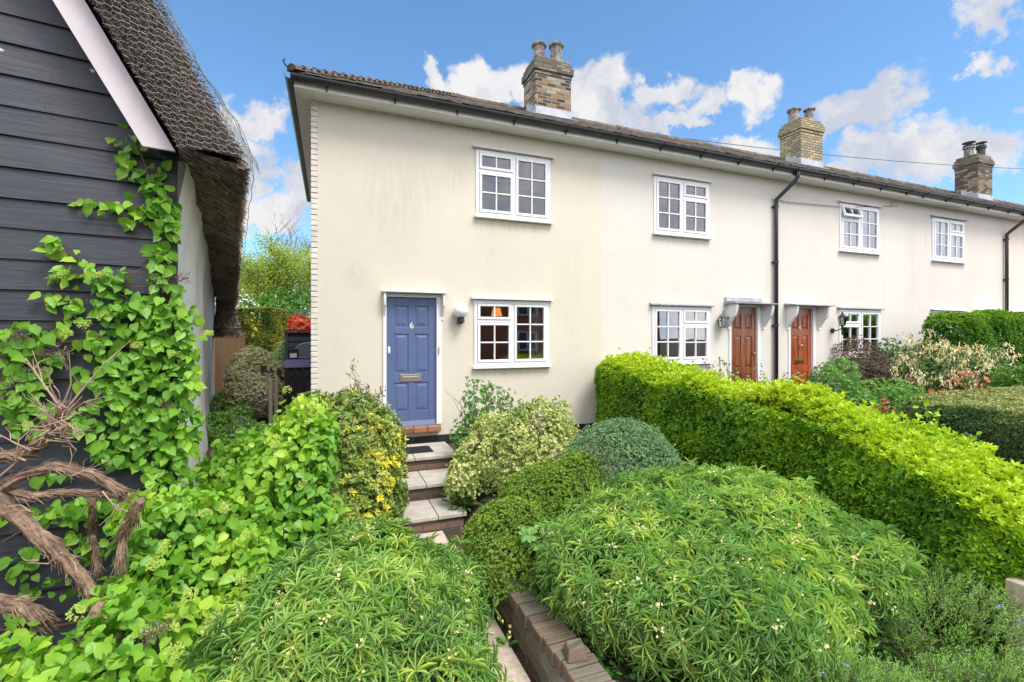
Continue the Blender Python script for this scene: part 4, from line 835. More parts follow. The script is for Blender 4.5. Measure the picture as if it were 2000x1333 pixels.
p = at(1108, 1290, 2.72); vs = [(1.27, 2.40, -.495), (1.40, 2.38, -.495), (1.42, 2.50, -.495), (1.29, 2.53, -.495), (1.285, 2.42, -.43), (1.375, 2.41, -.395), (1.40, 2.485, -.41), (1.31, 2.505, -.42)]; st = MB().add(vs, [(3, 2, 1, 0), (4, 5, 6, 7), (0, 1, 5, 4), (1, 2, 6, 5), (2, 3, 7, 6), (3, 0, 4, 7)]); tag(st.build('loose_stone', wm, bevel=.01), 'broken mossy brick end standing on the low brick wall', 'stone')

# ---------------------------------------------------------------- thatched cottage on the left
C0 = cw(-2.64, 3.70, 0.0); GV = unit(RT * .86 + FW * .51); EV = unit(RT * -.51 + FW * .86)
def gp(s, t, z): return C0 + GV * s + EV * t + UP * z
def sagz(t): return -.50 * max(t / 8.6, 0) ** 1.6
TCt = thing('thatched_cottage', gp(0, 0, -.6), 'black weatherboarded cottage with white side wall and netted thatch', 'cottage')
BL = .209; wb = MB()
for k in range(-11, 26):
    z0 = 1.504 + (k - 0) * BL; z1 = z0 + BL + .02; sl = -3.4
    smax = 0.0 if z1 < 2.9 else -(z0 - 2.75) / 1.80 + .12
    z0 += .004 * sin(k * 2.3); prof = [(-.030 - .003 * sin(k * 1.7), z0), (-.004, z0), (-.004, z1), (-.010, z1)]
    vs = [];
    jn = -1.05 - .9 * ((k * 37) % 10) / 10
    for (sa, sb, dz_) in ((sl, jn - .0015, 0), (jn + .0015, smax, .002 * sin(k * 4.4))):
        if sb <= sa: continue
        ss = np.linspace(sa, sb, 7); vs = []
        for i_, q_ in enumerate(ss): vs += [gp(q_, t_ - .003 * sin(q_ * 5 + k), z_ + dz_ + .0025 * sin(q_ * 3 + k * 2)) for (t_, z_) in prof]
        wb.add(vs, [(i_ * 4 + a_, i_ * 4 + (a_ + 1) % 4, i_ * 4 + 4 + (a_ + 1) % 4, i_ * 4 + 4 + a_) for i_ in range(6) for a_ in range(4)] + [(0, 3, 2, 1), (24, 25, 26, 27)])
for k in range(-11, 26):
    z0 = 1.504 + k * BL; sm = 0.0 if z0 + BL < 2.9 else -(z0 - 2.75) / 1.80
    for s_ in (-.12, -.72, -1.32, -1.92):
        if s_ + .04 * (k % 3) < sm - .05:
            c_ = gp(s_ + .03 * sin(k * 5.1), -.030, z0 + .032 + .004 * sin(k * 3)); wb.tube([c_, c_ - EV * .0015], .0038, 6)
wb.build('weatherboards', M['board'], TCt)
m = MB(); m.add([gp(-3.4, 0, -1), gp(0, 0, -1), gp(0, 0, 2.9), gp(-2.2, 0, 7), gp(-3.4, 0, 7)], [(0, 1, 2, 3, 4)]); m.build('gable_backing', M['black'], TCt)
m = MB().add([gp(-.075, -.045, -1), gp(.012, -.045, -1), gp(.012, .0, -1), gp(-.075, .0, -1), gp(-.075, -.045, 2.86), gp(.012, -.045, 2.86), gp(.012, .0, 2.86), gp(-.075, .0, 2.86)], [(0, 1, 5, 4), (1, 2, 6, 5), (2, 3, 7, 6), (3, 0, 4, 7), (4, 5, 6, 7)]); m.build('corner_board', M['black'], TCt, bevel=.004)
# side wall, old and wavy
ts = np.linspace(0.005, 8.7, 60); zs = np.linspace(-1, 2.95, 24); l = Lump(1.6); l2 = Lump(5.); vs = []
for t_ in ts:
    for z_ in zs: p = gp(0.004, t_, z_); vs.append(p + GV * (.035 * l(p[None])[0] + .012 * l2(p[None])[0] + max(0, .2 - z_) * .05 + (.10 * max(0, z_ - 2.3) / .6)))
k = len(zs); MB().add(vs, [(i * k + j, (i + 1) * k + j, (i + 1) * k + j + 1, i * k + j + 1) for i in range(59) for j in range(k - 1)]).build('side_wall', M['limewash'], TCt, smooth=True)
# bargeboard and soffit
SL = math.tan(R(61.5))
def barge():
    m = MB(); a = [(-.17, 2.745), (.02, 2.745), (.02 - 3.2 / SL, 2.745 + 3.2), (-.17 - 3.2 / SL, 2.745 + 3.2)]
    vs = [gp(s_, -.315, z_) for s_, z_ in a] + [gp(s_, -.29, z_) for s_, z_ in a]
    m.add(vs, [(0, 1, 2, 3), (7, 6, 5, 4), (0, 4, 5, 1), (1, 5, 6, 2), (2, 6, 7, 3), (3, 7, 4, 0)])
    m.build('bargeboard', mat('pinkish_white_paint', (.66, .60, .62), .5, col2=(.60, .54, .56), scale=3), TCt)
    m = MB(); m.add([gp(-.10, -.29, 2.80), gp(.0, -.29, 2.80), gp(.0, 0.0, 2.80), gp(-.10, 0.0, 2.80), gp(-.10 - 3.2 / SL, -.29, 6.0), gp(-.10 - 3.2 / SL, 0, 6.0)], [(0, 1, 2, 3), (0, 3, 5, 4)]); m.build('verge_soffit', M['black'], TCt)
barge()
# thatch: section swept back along the side wall
def thatch():
    l = Lump(3.); l2 = Lump(14.)
    Ls = np.linspace(-.36, 8.6, 70); ring = []
    def inner(u): return np.array([.02 - u / SL, 2.78 + u])
    def outer(u): return np.array([.455 - u / SL, 2.78 + u])
    K = 16; sec = [inner(3.6 * (1 - i / K)) for i in range(K)] + [np.array([.03, 2.80]), np.array([.16, 2.76]), np.array([.30, 2.72]), np.array([.38, 2.69]), np.array([.44, 2.70]), np.array([.475, 2.76])] + [outer(.06 + 3.6 * i / K) for i in range(1, K + 1)]
    n = len(sec); cen = np.array([.25, 3.0]); vs = []
    for j, t_ in enumerate(Ls):
        f = 1.0 if j > 3 else [.80, .90, .96, 1.0][j]
        for i, s_ in enumerate(sec):
            mid = (inner(s_[1] - 2.78) + outer(s_[1] - 2.78)) / 2; q = s_.copy(); q[0] = mid[0] + (q[0] - mid[0]) * f
            dz = 0
            if i >= n - K - 6: dz = -0.00
            p = gp(q[0], t_, q[1] + sagz(t_)); d = .045 * l(p[None])[0] + .022 * l2(p[None])[0]
            outward = GV * (1 if i >= K else -.3) + UP * (-.6 if K <= i < K + 6 else .2)
            if i >= K: p = p + outward * d
            vs.append(p)
    fs = [(j * n + i, j * n + i + 1, (j + 1) * n + i + 1, (j + 1) * n + i) for j in range(len(Ls) - 1) for i in range(n - 1)]
    # end face: strip between inner and outer sides, subdivided
    m = MB().add(vs, fs)
    fv = []; U = np.linspace(-.03, 3.6, 60); Wd = np.linspace(0, 1, 9)
    for u_ in U:
        for w_ in Wd:
            a = inner(max(u_, 0) if u_ > 0 else u_); b_ = outer(u_ if u_ > 0 else u_)
            mid = (a + b_) / 2; q = a + (b_ - a) * w_; q[0] = mid[0] + (q[0] - mid[0]) * .86
            p = gp(q[0], -.37 - .05 * math.sin(pi * w_), q[1]); d = .025 * l(p[None])[0] + .02 * l2(p[None])[0]; fv.append(p - EV * d)
    k = len(Wd); m.add(fv, [(i * k + j, i * k + j + 1, (i + 1) * k + j + 1, (i + 1) * k + j) for i in range(len(U) - 1) for j in range(k - 1)])
    T_ = m.build('thatch', M['thatch'], TCt, smooth=True)
    # reed ends bristling from verge, eave and underside
    n1 = 34000; u_ = rng.uniform(-.02, 3.5, n1); w_ = rng.uniform(0, 1, n1)
    P1 = np.array([gp(.035 + w * .43 - u / SL, -.40 - .05 * math.sin(pi * w), 2.78 + u) for u, w in zip(u_, w_)]); D1 = unit(-EV * .7 + np.outer(w_, GV) * .4 - UP * .5 + rnd(n1, .35))
    n2 = 42000; t_ = -.35 + 8.9 * rng.uniform(0, 1, n2) ** 1.5; w_ = rng.uniform(0, 1, n2)
    P2 = np.array([gp(.03 + w * .40, t, 2.80 - .10 * w + sagz(t)) for t, w in zip(t_, w_)]); lf = Lump(9.); P2 = P2 - np.outer(.02 + .035 * lf(P2), UP); D2 = unit(GV * 1.0 - UP * .30 + rnd(n2, .17))
    n3 = 14000; t_ = -.35 + 8.9 * rng.uniform(0, 1, n3) ** 1.3; h = rng.uniform(0, .5, n3)
    P3 = np.array([gp(.41 - a / SL + .02, t, 2.74 + a + sagz(t)) for t, a in zip(t_, h)]); D3 = unit(GV * .5 - UP * .9 + rnd(n3, .25)) 
    P = np.concatenate([P1, P2, P3]); D = np.concatenate([D1, D2, D3]); Lr = np.concatenate([rng.uniform(.012, .04, n1), rng.uniform(.03, .10, n2), rng.uniform(.05, .14, n3)])
    lv = Lump(2.5); v = np.clip(.35 + .3 * lv(P) + rng.normal(size=len(P)) * .22, 0, 1); v[:n1] = np.clip(v[:n1] + .0, 0, 1); v[n1:] = np.clip(v[n1:] + .15, 0, 1)
    leaves('reed_ends', P, D, unit(rnd(len(P))), Lr, .0055, LEAF_SMALL, M['reed'], T_, v, kind='stuff')
    # wire netting over verge and outer slope
    wn = MB(); a = .028; rowh = a * 1.5; colw = a * math.sqrt(3)
    def surf(u, w):             # w<1 verge face, w>1 wraps to the roof slope
        if w <= .47: return gp(.03 + w - u / SL, -.47 - .05 * math.sin(pi * w / .47), 2.76 + u) - EV * .012 * math.sin(u * 9 + w * 20)
        q = w - .47; return gp(.50 + .02 * sin(u * 6 + q * 3) - u / SL, -.42 + q, 2.72 + u + .04)
    seen = set()
    for r_ in range(-1, int(3.5 / rowh)):
        for c_ in range(0, int(.95 / colw)):
            cx = c_ * colw + (colw / 2 if r_ % 2 else 0); cy = r_ * rowh
            vv = [(cx + a * cos(pi / 6 + i * pi / 3), cy + a * sin(pi / 6 + i * pi / 3)) for i in range(6)]
            for i in range(3):
                p, q = vv[i], vv[(i + 1) % 6]
                if min(p[0], q[0]) < 0: continue
                if p[1] < -.03 or q[1] < -.03: continue
                jj = lambda w_: (w_[0] + .005 * sin(w_[0] * 97 + w_[1] * 61), w_[1] + .006 * sin(w_[1] * 83 + w_[0] * 53)); p, q = jj(p), jj(q); wn.tube([surf(p[1], p[0]), surf(q[1], q[0])], .0014, 3, cap=False)
    e = [gp(.535 - u / SL + .02 * sin(u * 7) + .03 * rng.uniform(), -.40, 2.70 + u) for u in np.linspace(-.05, 3.5, 40)]
    for kk in range(3): wn.tube([q + rng.normal(size=3) * .008 for q in e], .0028, 4, cap=False)
    e = [gp(.51 + .02 * rng.uniform(), t_, 2.66 - .03 * rng.uniform() + sagz(t_)) for t_ in np.linspace(-.40, 8.4, 60)]; wn.tube(e, .003, 4, cap=False)
    wn.build('wire_netting', M['wire'], T_)
    # low hipped end of the thatch at the far corner
    m = MB(); vs = []
    for zz, w_, dd in ((2.75, .50, .9), (2.3, .40, .45), (2.05, .36, .40), (1.75, .50, .5), (1.45, .64, .62), (1.40, .45, .4)):
        for k_ in range(14): t_ = 2 * pi * k_ / 14; vs.append(gp(.24 + w_ * .5 * cos(t_), 8.75 + dd * .5 * sin(t_), zz) + rng.normal(size=3) * .012)
    m.add(vs, [(i * 14 + k_, i * 14 + (k_ + 1) % 14, (i + 1) * 14 + (k_ + 1) % 14, (i + 1) * 14 + k_) for i in range(5) for k_ in range(14)] + [tuple(range(70, 84))]); BN = m.build('thatch_tail', M['thatch'], TCt, smooth=True)
    nn_ = 3500; h_ = rng.uniform(1.42, 2.3, nn_); th_ = rng.uniform(pi, 2 * pi, nn_); ra = np.interp(h_, [1.4, 1.75, 2.05, 2.4], [.30, .25, .18, .2]); leaves('reed_ends', np.array([gp(.24 + q * cos(a), 8.75 + q * sin(a), h) for q, a, h in zip(ra, th_, h_)]), rnd(nn_, .25) - UP, rnd(nn_), .12, .006, LEAF_SMALL, M['reed'], BN, rng.uniform(0, .8, nn_), kind='stuff')
    w = MB()
    for zz, q in ((1.58, .31), (1.95, .24)): w.tube([gp(.24 + q * cos(t_), 8.75 + q * 1.03 * sin(t_), zz) for t_ in np.linspace(pi, 2 * pi, 9)], .008, 5)
    w.build('tie_band', M['wire'], BN)
thatch()

# ---------------------------------------------------------------- foliage builders
def shrub(name, label, cat, ells, n, k, L, W, tmpl, m_, lump=.12, lscale=4., depth=.35, spread=(30, 75), up=.4, group=None, vfun=None, zmin=None, stem_r=.012, stem_n=4, jit=.35, smooth=False, stray=.05):
    c = np.mean([np.array(e[0]) for e in ells], axis=0); gz = float(hgt(c[0], c[1])) if c[1] < 60 else -.3
    T_ = thing(name, (c[0], c[1], gz), label, cat, group)
    P, Nn = blob_surface(ells, n, lump, lscale, depth, gz + .02 if zmin is None else zmin)
    so = (rng.uniform(0, 1, len(P)) < stray) * rng.uniform(.015, .075, len(P)) * min(L / .06, 1); P = P + (Nn + UP * .5) * so[:, None]
    p, d, nm, idx = rosettes(P, Nn, k, spread, jit, up)
    lf = Lump(lscale * 1.5); base = .42 + .22 * lf(P); v = base[idx] + rng.normal(size=len(p)) * .13
    if vfun is not None: v = vfun(P, Nn, idx, v)
    leaves('foliage', p, d, nm, L * rng.uniform(.7, 1.15, len(p)), W * rng.uniform(.8, 1.15, len(p)), tmpl, m_, T_, v, smooth)
    if stem_n: 
        h = max(e[0][2] + e[1][2] for e in ells) - gz
        stems(T_, (c[0], c[1], gz - .05), max(h, .2), stem_n, stem_r, M['twig'])
    return T_, P, Nn
def E(px, t, ztop, zbot, rx, rd=None):
    """ellipsoid whose centre lies on picture column px at distance t; heights in world metres"""
    c = at(px, 655, t); c[2] = (ztop + zbot) / 2; return (c, np.array([rx, rd or rx, (ztop - zbot) / 2]))
def Ew(x, y, ztop, zbot, rx, ry=None): return (np.array([x, y, (ztop + zbot) / 2]), np.array([rx, ry or rx, (ztop - zbot) / 2]))
def petals(name, P, Nn, m_, parent, size=.012, k=5, up=.5, stuff=True):
    p, d, nm, idx = rosettes(P, Nn, k, (35, 80), .3, up)
    return leaves(name, p, d, nm, size, size * .8, LEAF_SMALL, m_, parent, rng.uniform(0, 1, len(p)), kind='stuff' if stuff else None)
def buds(parent, P, Nn, m_, k=8, spread=.014, size=.0105, name='blossom'):
    Q = np.repeat(P, k, axis=0) + rnd(len(P) * k, spread) + np.repeat(Nn, k, axis=0) * .015
    petals(name, Q, np.repeat(Nn, k, axis=0), m_, parent, size, 4)

# --- the two narrow-leaved choisyas in front
def vyoung(amount):
    def f(P, Nn, idx, v): yy = (rng.uniform(0, 1, len(P)) < amount)[idx]; return v + yy * .35
    return f
T1, P, Nn = shrub('choisya_bush', 'rounded narrow-leaved bush in front, left of the path', 'bush', [Ew(.13, 3.0, .12, -1.15, .66, .68), Ew(-.10, 2.75, -.03, -1.1, .56, .56), Ew(.44, 2.95, .01, -1.1, .43, .5), Ew(.50, 2.6, -.25, -1.1, .32, .42), E(858, 3.2, -.06, -1.0, .28)], 5400, 10, .103, .0090, LEAF_NARROW, G['choi'], .17, 4.5, .36, (38, 88), .45, 'narrow-leaved bushes with cream buds', vyoung(.25), stem_r=.014, stray=.16)
i = rng.permutation(len(P))[:420]; i = i[Nn[i][:, 2] > 0]; buds(T1, P[i] + Nn[i] * .02, Nn[i], G['bud'])
T2, P, Nn = shrub('choisya_bush', 'wide spreading narrow-leaved bush filling the bed right of the low brick wall', 'bush', [Ew(2.75, 2.92, .26, -.9, .95, .70), Ew(2.10, 2.88, .10, -.9, .68, .57), Ew(3.12, 2.75, .22, -.9, .55, .5), Ew(2.5, 3.1, .24, -.9, .55, .45), Ew(2.55, 2.5, .04, -.9, .88, .60), Ew(3.48, 2.38, -.04, -.7, .34, .4), Ew(3.75, 2.3, -.12, -.5, .22, .25)], 11500, 10, .100, .0088, LEAF_NARROW, G['choi'], .16, 4.2, .34, (38, 88), .4, 'narrow-leaved bushes with cream buds', vyoung(.22), stem_r=.014, stem_n=6, stray=.16)
i = rng.permutation(len(P))[:700]; i = i[Nn[i][:, 2] > -.2]; buds(T2, P[i] + Nn[i] * .02, Nn[i], G['bud'], 7)

# --- hedges
def hedge(name, label, path, zt, width, n, k, L, W, tmpl, m_, top_v=.5, lump=.05, group=None, lscale=5., power=4., base_v=.2, jit=.35, stem=True, side=None, shoots=.0):
    """clipped hedge along path [(x, y)], top heights zt, rounded box section"""
    path = np.array(path, float); zt = np.array(zt, float); seg = np.r_[0, np.cumsum(np.linalg.norm(np.diff(path, axis=0), axis=1))]; Lg = seg[-1]
    c = path[len(path) // 2]; T_ = thing(name, (c[0], c[1], float(hgt(c[0], c[1]))), label, 'hedge', group)
    s = rng.uniform(0, Lg, n); x = np.interp(s, seg, path[:, 0]); y = np.interp(s, seg, path[:, 1]); z1 = np.interp(s, seg, zt)
    dx = np.interp(s + .05, seg, path[:, 0]) - np.interp(s - .05, seg, path[:, 0]); dy = np.interp(s + .05, seg, path[:, 1]) - np.interp(s - .05, seg, path[:, 1]); nr = np.hypot(dx, dy) + 1e-9; tx, ty = dx / nr, dy / nr
    g = hgt(x, y); hh = z1 - g; half = np.interp(s, seg, width) / 2 if not np.isscalar(width) else np.full(n, width / 2)
    per = 2 * hh + 2 * half; q = rng.uniform(0, 1, n) * per
    if side: q = np.where(rng.uniform(0, 1, n) < side, rng.uniform(0, 1, n) * hh, q)
    # angle by superellipse over the upper half, sides reach down to the ground
    a = np.where(q < hh, -half, np.where(q < hh + 2 * half, q - hh - half, half)); b = np.where(q < hh, q, np.where(q < hh + 2 * half, hh, hh - (q - hh - 2 * half)))
    na = np.where(q < hh, -1., np.where(q < hh + 2 * half, 0., 1.)); nb = np.where((q >= hh) & (q < hh + 2 * half), 1., 0.)
    # round the shoulders
    ea = np.abs(a) / half; eb = b / hh; rr = (ea ** power + eb ** (power * 1.5)) ** (1 / power); fct = np.where(eb > .5, 1 / np.maximum(rr, 1), 1); a = a * fct; b = b * (fct * .5 + .5)
    na = na + .6 * np.sign(a) * np.clip(ea - .6, 0, 1) ; nb = nb + .6 * np.clip(eb - .75, 0, 1)
    end = np.minimum(s, Lg - s); tuck = np.clip(end / .25, 0, 1) ** .4
    px, py = ty, -tx
    P = np.stack([x + px * -a * tuck, y + py * -a * tuck, g + b * (.85 + .15 * tuck)], 1)
    Nn = unit(np.stack([-px * na, -py * na, nb], 1) + np.stack([np.where(s < Lg / 2, -1, 1) * tx, np.where(s < Lg / 2, -1, 1) * ty, np.zeros(n)], 1) * (1 - tuck)[:, None])
    lf = Lump(lscale); lf2 = Lump(lscale * 2.5); P = P + Nn * (lump * lf(P) + lump * .6 * lf2(P) - .14 * rng.uniform(0, 1, n) ** 2)[:, None]
    sh = (rng.uniform(0, 1, n) < shoots) & (Nn[:, 2] > .3); P = P + (UP + rnd(n, .35)) * (sh * rng.uniform(.02, .085, n))[:, None]
    p, d, nm, idx = rosettes(P, Nn, k, (18, 62), jit, .55)
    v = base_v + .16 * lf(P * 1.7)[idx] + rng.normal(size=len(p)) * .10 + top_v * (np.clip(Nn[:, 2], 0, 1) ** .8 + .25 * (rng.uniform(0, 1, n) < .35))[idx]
    leaves('foliage', p, d, nm, L * rng.uniform(.7, 1.15, len(p)), W * rng.uniform(.8, 1.15, len(p)), tmpl, m_, T_, v)
    if stem:
        mb = MB()
        for s_ in np.arange(.15, Lg, .35):
            xx, yy = np.interp(s_, seg, path[:, 0]), np.interp(s_, seg, path[:, 1]); z_ = float(hgt(xx, yy)); twig_tree(mb, (xx, yy, z_ - .03), (0, 0, 1), .34, .018, 2, .4, 5, 3, .1)
        mb.build('stem', M['twig'], T_, smooth=True)
    return T_
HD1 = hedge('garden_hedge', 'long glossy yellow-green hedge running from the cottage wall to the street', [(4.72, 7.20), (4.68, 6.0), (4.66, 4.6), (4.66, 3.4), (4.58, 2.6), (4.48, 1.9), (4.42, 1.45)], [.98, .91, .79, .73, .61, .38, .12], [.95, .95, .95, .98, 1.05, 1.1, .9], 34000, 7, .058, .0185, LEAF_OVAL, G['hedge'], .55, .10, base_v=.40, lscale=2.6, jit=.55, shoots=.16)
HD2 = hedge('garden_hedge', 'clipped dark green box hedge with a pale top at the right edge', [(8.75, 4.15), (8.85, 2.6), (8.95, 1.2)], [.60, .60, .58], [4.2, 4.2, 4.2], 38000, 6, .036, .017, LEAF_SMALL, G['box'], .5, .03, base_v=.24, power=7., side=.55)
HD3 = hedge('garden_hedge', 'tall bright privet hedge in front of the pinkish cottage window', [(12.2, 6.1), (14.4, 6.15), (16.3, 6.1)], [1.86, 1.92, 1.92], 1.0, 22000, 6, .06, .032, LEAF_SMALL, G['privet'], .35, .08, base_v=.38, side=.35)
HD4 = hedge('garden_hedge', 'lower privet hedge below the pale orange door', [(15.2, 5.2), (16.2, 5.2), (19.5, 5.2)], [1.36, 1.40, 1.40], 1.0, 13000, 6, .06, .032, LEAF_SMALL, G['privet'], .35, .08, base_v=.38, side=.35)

# --- shrubs round the steps
def vg(P, Nn, idx, v):
    g = ((P[:, 0] - CEN[0]) * RT[0] + (P[:, 1] - CEN[1]) * RT[1]) ; w = np.clip((g - .16) * 3, 0, 1) * (Lump(9.)(P) > .12) * (P[:, 2] < .35); spk = (rng.uniform(0, 1, len(P)) < .14)
    return v * .8 + (w * .48)[idx] + (spk * .3)[idx]
CEN = at(695, 655, 5.15)
shrub('golden_shrub', 'dense green and gold shrub left of the steps', 'shrub', [E(676, 5.15, .80, -.75, .56), E(625, 5.2, .76, -.6, .45), E(712, 5.05, .40, -.8, .42), E(680, 4.9, .2, -.9, .5)], 7000, 7, .052, .021, LEAF_OVAL, G['gold'], .12, 5., .3, (25, 75), .4, vfun=vg)
shrub('euonymus_bush', 'cream and green variegated bush right of the top step', 'bush', [E(990, 5.8, .50, -.5, .44), E(1055, 5.8, .46, -.5, .44), E(952, 5.7, .34, -.5, .32), E(1092, 5.9, .66, -.3, .16), E(905, 5.55, .05, -.6, .22), E(1055, 6.0, .66, 0, .16), E(1045, 5.6, .0, -.6, .42), E(1020, 5.85, .62, -.3, .2)], 7000, 6, .036, .021, LEAF_SMALL, G['euon'], .20, 5.5, .4, (25, 75), .4)
shrub('loose_shrub', 'loose dark green shrub against the wall behind the variegated bush', 'shrub', [E(935, 6.5, .78, -.2, .24), E(970, 6.45, .74, -.3, .22), E(905, 6.35, .30, -.3, .18)], 700, 6, .045, .02, LEAF_OVAL, G['mid'], .3, 8., .6, (25, 80), .3)
shrub('hebe_dome', 'grey-green domed hebe between the variegated bush and the hedge', 'shrub', [E(1215, 5.1, .47, -.75, .67, .6)], 9500, 7, .024, .009, LEAF_SMALL, G['hebe'], .045, 12., .14, (20, 60), .3)
shrub('hebe_mound', 'bright yellow-green small-leaved mound beside the lower steps', 'shrub', [E(1000, 4.05, -.02, -.85, .40), E(1060, 4.45, .18, -.75, .42), E(1130, 4.7, .22, -.6, .30), E(985, 3.75, -.2, -.9, .30)], 14000, 7, .025, .012, LEAF_SMALL, G['hebey'], .06, 9., .2, (20, 65), .4)

# bamboo sprigs by the door
BB = thing('bamboo', at(715, 655, 6.0) * np.array([1, 1, 0]) + np.array([0, 0, -.4]), 'thin tan bamboo sprigs rising beside the blue door', 'bamboo')
mb = MB(); P = []
for (tx, ty) in ((688, 712), (700, 745), (680, 760), (745, 762), (730, 775), (660, 770), (715, 755), (752, 790), (640, 775)):
    a = at(710 + (tx - 710) * .3, 855, 6.0); b_ = at(tx, ty, 6.0 + rng.uniform(-.1, .1)); pts = [a + (b_ - a) * t_ + np.array([0, 0, .12 * sin(t_ * pi)]) + rng.normal(size=3) * .012 for t_ in np.linspace(0, 1, 8)]; mb.tube(pts, .004, 4); P += [p + rng.normal(size=3) * .03 for p in pts[3:] for _ in range(7)]
mb.build('cane', M['twig'], BB); P = np.array(P); leaves('foliage', P, rnd(len(P)) + np.array([.3, 0, -.2]), rnd(len(P)), rng.uniform(.05, .09, len(P)), .009, LEAF_NARROW, G['bamboo'], BB, rng.uniform(0, 1, len(P)))

# --- small plants by the path
def rosette_plant(name, label, cat, base, n, L, W, m_, tm=LEAF_OVAL, lift=.5, r=.12, smooth=False):
    T_ = thing(name, base, label, cat); a = rng.uniform(0, 6.28, n); d = np.stack([np.cos(a), np.sin(a), rng.uniform(.1, lift * 2, n)], 1); P = np.array(base) + unit(d) * rng.uniform(0, r, n)[:, None] * np.array([1, 1, .9])
    leaves('foliage', P, d, np.stack([-.3 * np.cos(a), -.3 * np.sin(a), np.ones(n)], 1) + rnd(n, .2), L * rng.uniform(.7, 1.1, n), W, tm, m_, T_, rng.uniform(0, 1, n), smooth); return T_
rosette_plant('hellebore', 'dark green leathery plant at the right end of the steps', 'plant', onz(905, 990, -.62), 90, .13, .035, G['dark'], r=.2)
rosette_plant('hellebore', 'dark green leafy plant under the variegated bush', 'plant', onz(945, 960, -.5), 90, .14, .04, G['dark'], r=.2)
LEAF_PALM = None
def palmate_plant(base, label):
    T_ = thing('geranium', base, label, 'plant'); n = 26; a = rng.uniform(0, 6.28, n); tip = np.array(base) + np.stack([np.cos(a) * .12, np.sin(a) * .12, rng.uniform(.1, .42, n)], 1) * rng.uniform(.4, 1, n)[:, None] + np.array([0, 0, .05]); nn = unit(np.stack([np.cos(a) * .4, np.sin(a) * .4, np.ones(n)], 1) + RT * 0 - FW * .5)
    p, d, nm, idx = rosettes(tip, nn, 7, (75, 95), .15, .1); leaves('foliage', p, d, nm, .075, .04, LEAF_OVAL, G['mid'], T_, .5 + rng.normal(size=len(p)) * .15)
    mb = MB(); [mb.tube([np.array(base), (np.array(base) + q) / 2 + np.array([0, 0, .03]), q], .003, 4) for q in tip]; mb.build('stem', M['redstem'], T_)
palmate_plant(np.array([1.52, 3.30, -.5]), 'lobed green leaves beside the top of the low brick wall')
PR = rosette_plant('primrose', 'small pale yellow primrose at the foot of the low brick wall', 'plant', np.array([1.17, 3.12, -.80]), 12, .085, .04, G['mid'], r=.03)
Q = np.array([1.16, 3.12, -.66]) + rng.normal(size=(6, 3)) * np.array([.04, .05, .05]); petals('flower', Q, np.tile([0, -.4, 1.], (6, 1)), G['primrose'], PR, .018, 5, stuff=False)
P2_ = rosette_plant('primrose', 'pale yellow primrose below the wide narrow-leaved bush', 'plant', onz(1590, 1300, -.62), 14, .10, .045, G['vinca'], r=.04)
Q = onz(1580, 1275, -.5) + rng.normal(size=(3, 3)) * np.array([.05, .03, .02]); petals('flower', Q, np.tile([-.2, -.5, 1.], (3, 1)), G['primrose'], P2_, .02, 5, stuff=False)

# --- ground cover, rosemary
def groundcover():
    n = 20000; x = rng.uniform(1.45, 5.2, n); y = rng.uniform(.9, 4.9, n); P = np.stack([x, y, hgt(x, y) + rng.uniform(.0, .10, n) + .03], 1)
    o = leaves('ground_cover', P, rnd(n) * np.array([1, 1, .3]), np.array([0, 0, 1.]) + rnd(n, .35), rng.uniform(.025, .05, n), rng.uniform(.02, .035, n), LEAF_HEART, G['vinca'], None, rng.uniform(0, 1, n)); tag(o, 'low violet leaves covering the soil of the bed', 'ground cover', kind='stuff')
    n = 2600; x = rng.uniform(-.9, .9, n); y = rng.uniform(2.9, 7.0, n); P = np.stack([x, y, hgt(x, y) + rng.uniform(.0, .08, n) + .03], 1)
    o = leaves('weeds', P, rnd(n) * np.array([1, 1, .3]), np.array([0, 0, 1.]) + rnd(n, .35), rng.uniform(.02, .05, n), rng.uniform(.015, .03, n), LEAF_HEART, G['mid'], None, rng.uniform(0, 1, n)); tag(o, 'small weeds on the soil left of the steps', 'ground cover', kind='stuff')
    i = []; 
    for (px, py) in ((1780, 1190), (1760, 1195), (1745, 1200), (1770, 1215), (1690, 1195), (1660, 1210), (1425, 1310), (1620, 1240)): i.append(onz(px, py, -.52))
    VT = thing('violet_flowers', i[0], 'tiny violet blue flowers among the low ground cover', 'flowers'); petals('flower', np.array(i), np.tile([-.3, -.5, .8], (len(i), 1)), G['blue'], VT, .014, 5, stuff=False)
groundcover()
def rosemary(label, ells, n):
    c = np.mean([np.array(e[0]) for e in ells], axis=0); T_ = thing('rosemary', (c[0], c[1], float(hgt(c[0], c[1]))), label, 'herb bush', 'low feathery rosemary bushes')
    P, Nn = blob_surface(ells, int(n * 1.5), .25, 5., .35, float(hgt(c[0], c[1])) + .01)
    D = unit(Nn * .6 + np.array([.45, -.1, .6]) + rnd(len(P), .3)); k = 12; idx = np.repeat(np.arange(len(P)), k); s = np.tile(np.linspace(0, 1, k), len(P)) * .10
    p = P[idx] + D[idx] * s[:, None]; d = unit(D[idx] * .9 + rnd(len(p), .5)); v = (.45 + .25 * Lump(4.)(P))[idx] + .3 * (s / .1 - .5) + rng.normal(size=len(p)) * .1
    leaves('foliage', p, d, rnd(len(p)), .022, .0042, LEAF_SMALL, G['rosem'], T_, v)
    mb = MB(); [mb.tube([P[j] - D[j] * .05, P[j] + D[j] * .09], .0018, 3, cap=False) for j in range(0, len(P), 3)]; mb.build('stem', M['twig'], T_)
    i = rng.permutation(len(P))[:26]; i = i[Nn[i][:, 2] > .2]; petals('flower', np.repeat(P[i] + D[i] * .08, 3, axis=0) + rnd(len(i) * 3, .012), np.repeat(Nn[i], 3, axis=0), G['blue'], T_, .010, 4)
    return T_
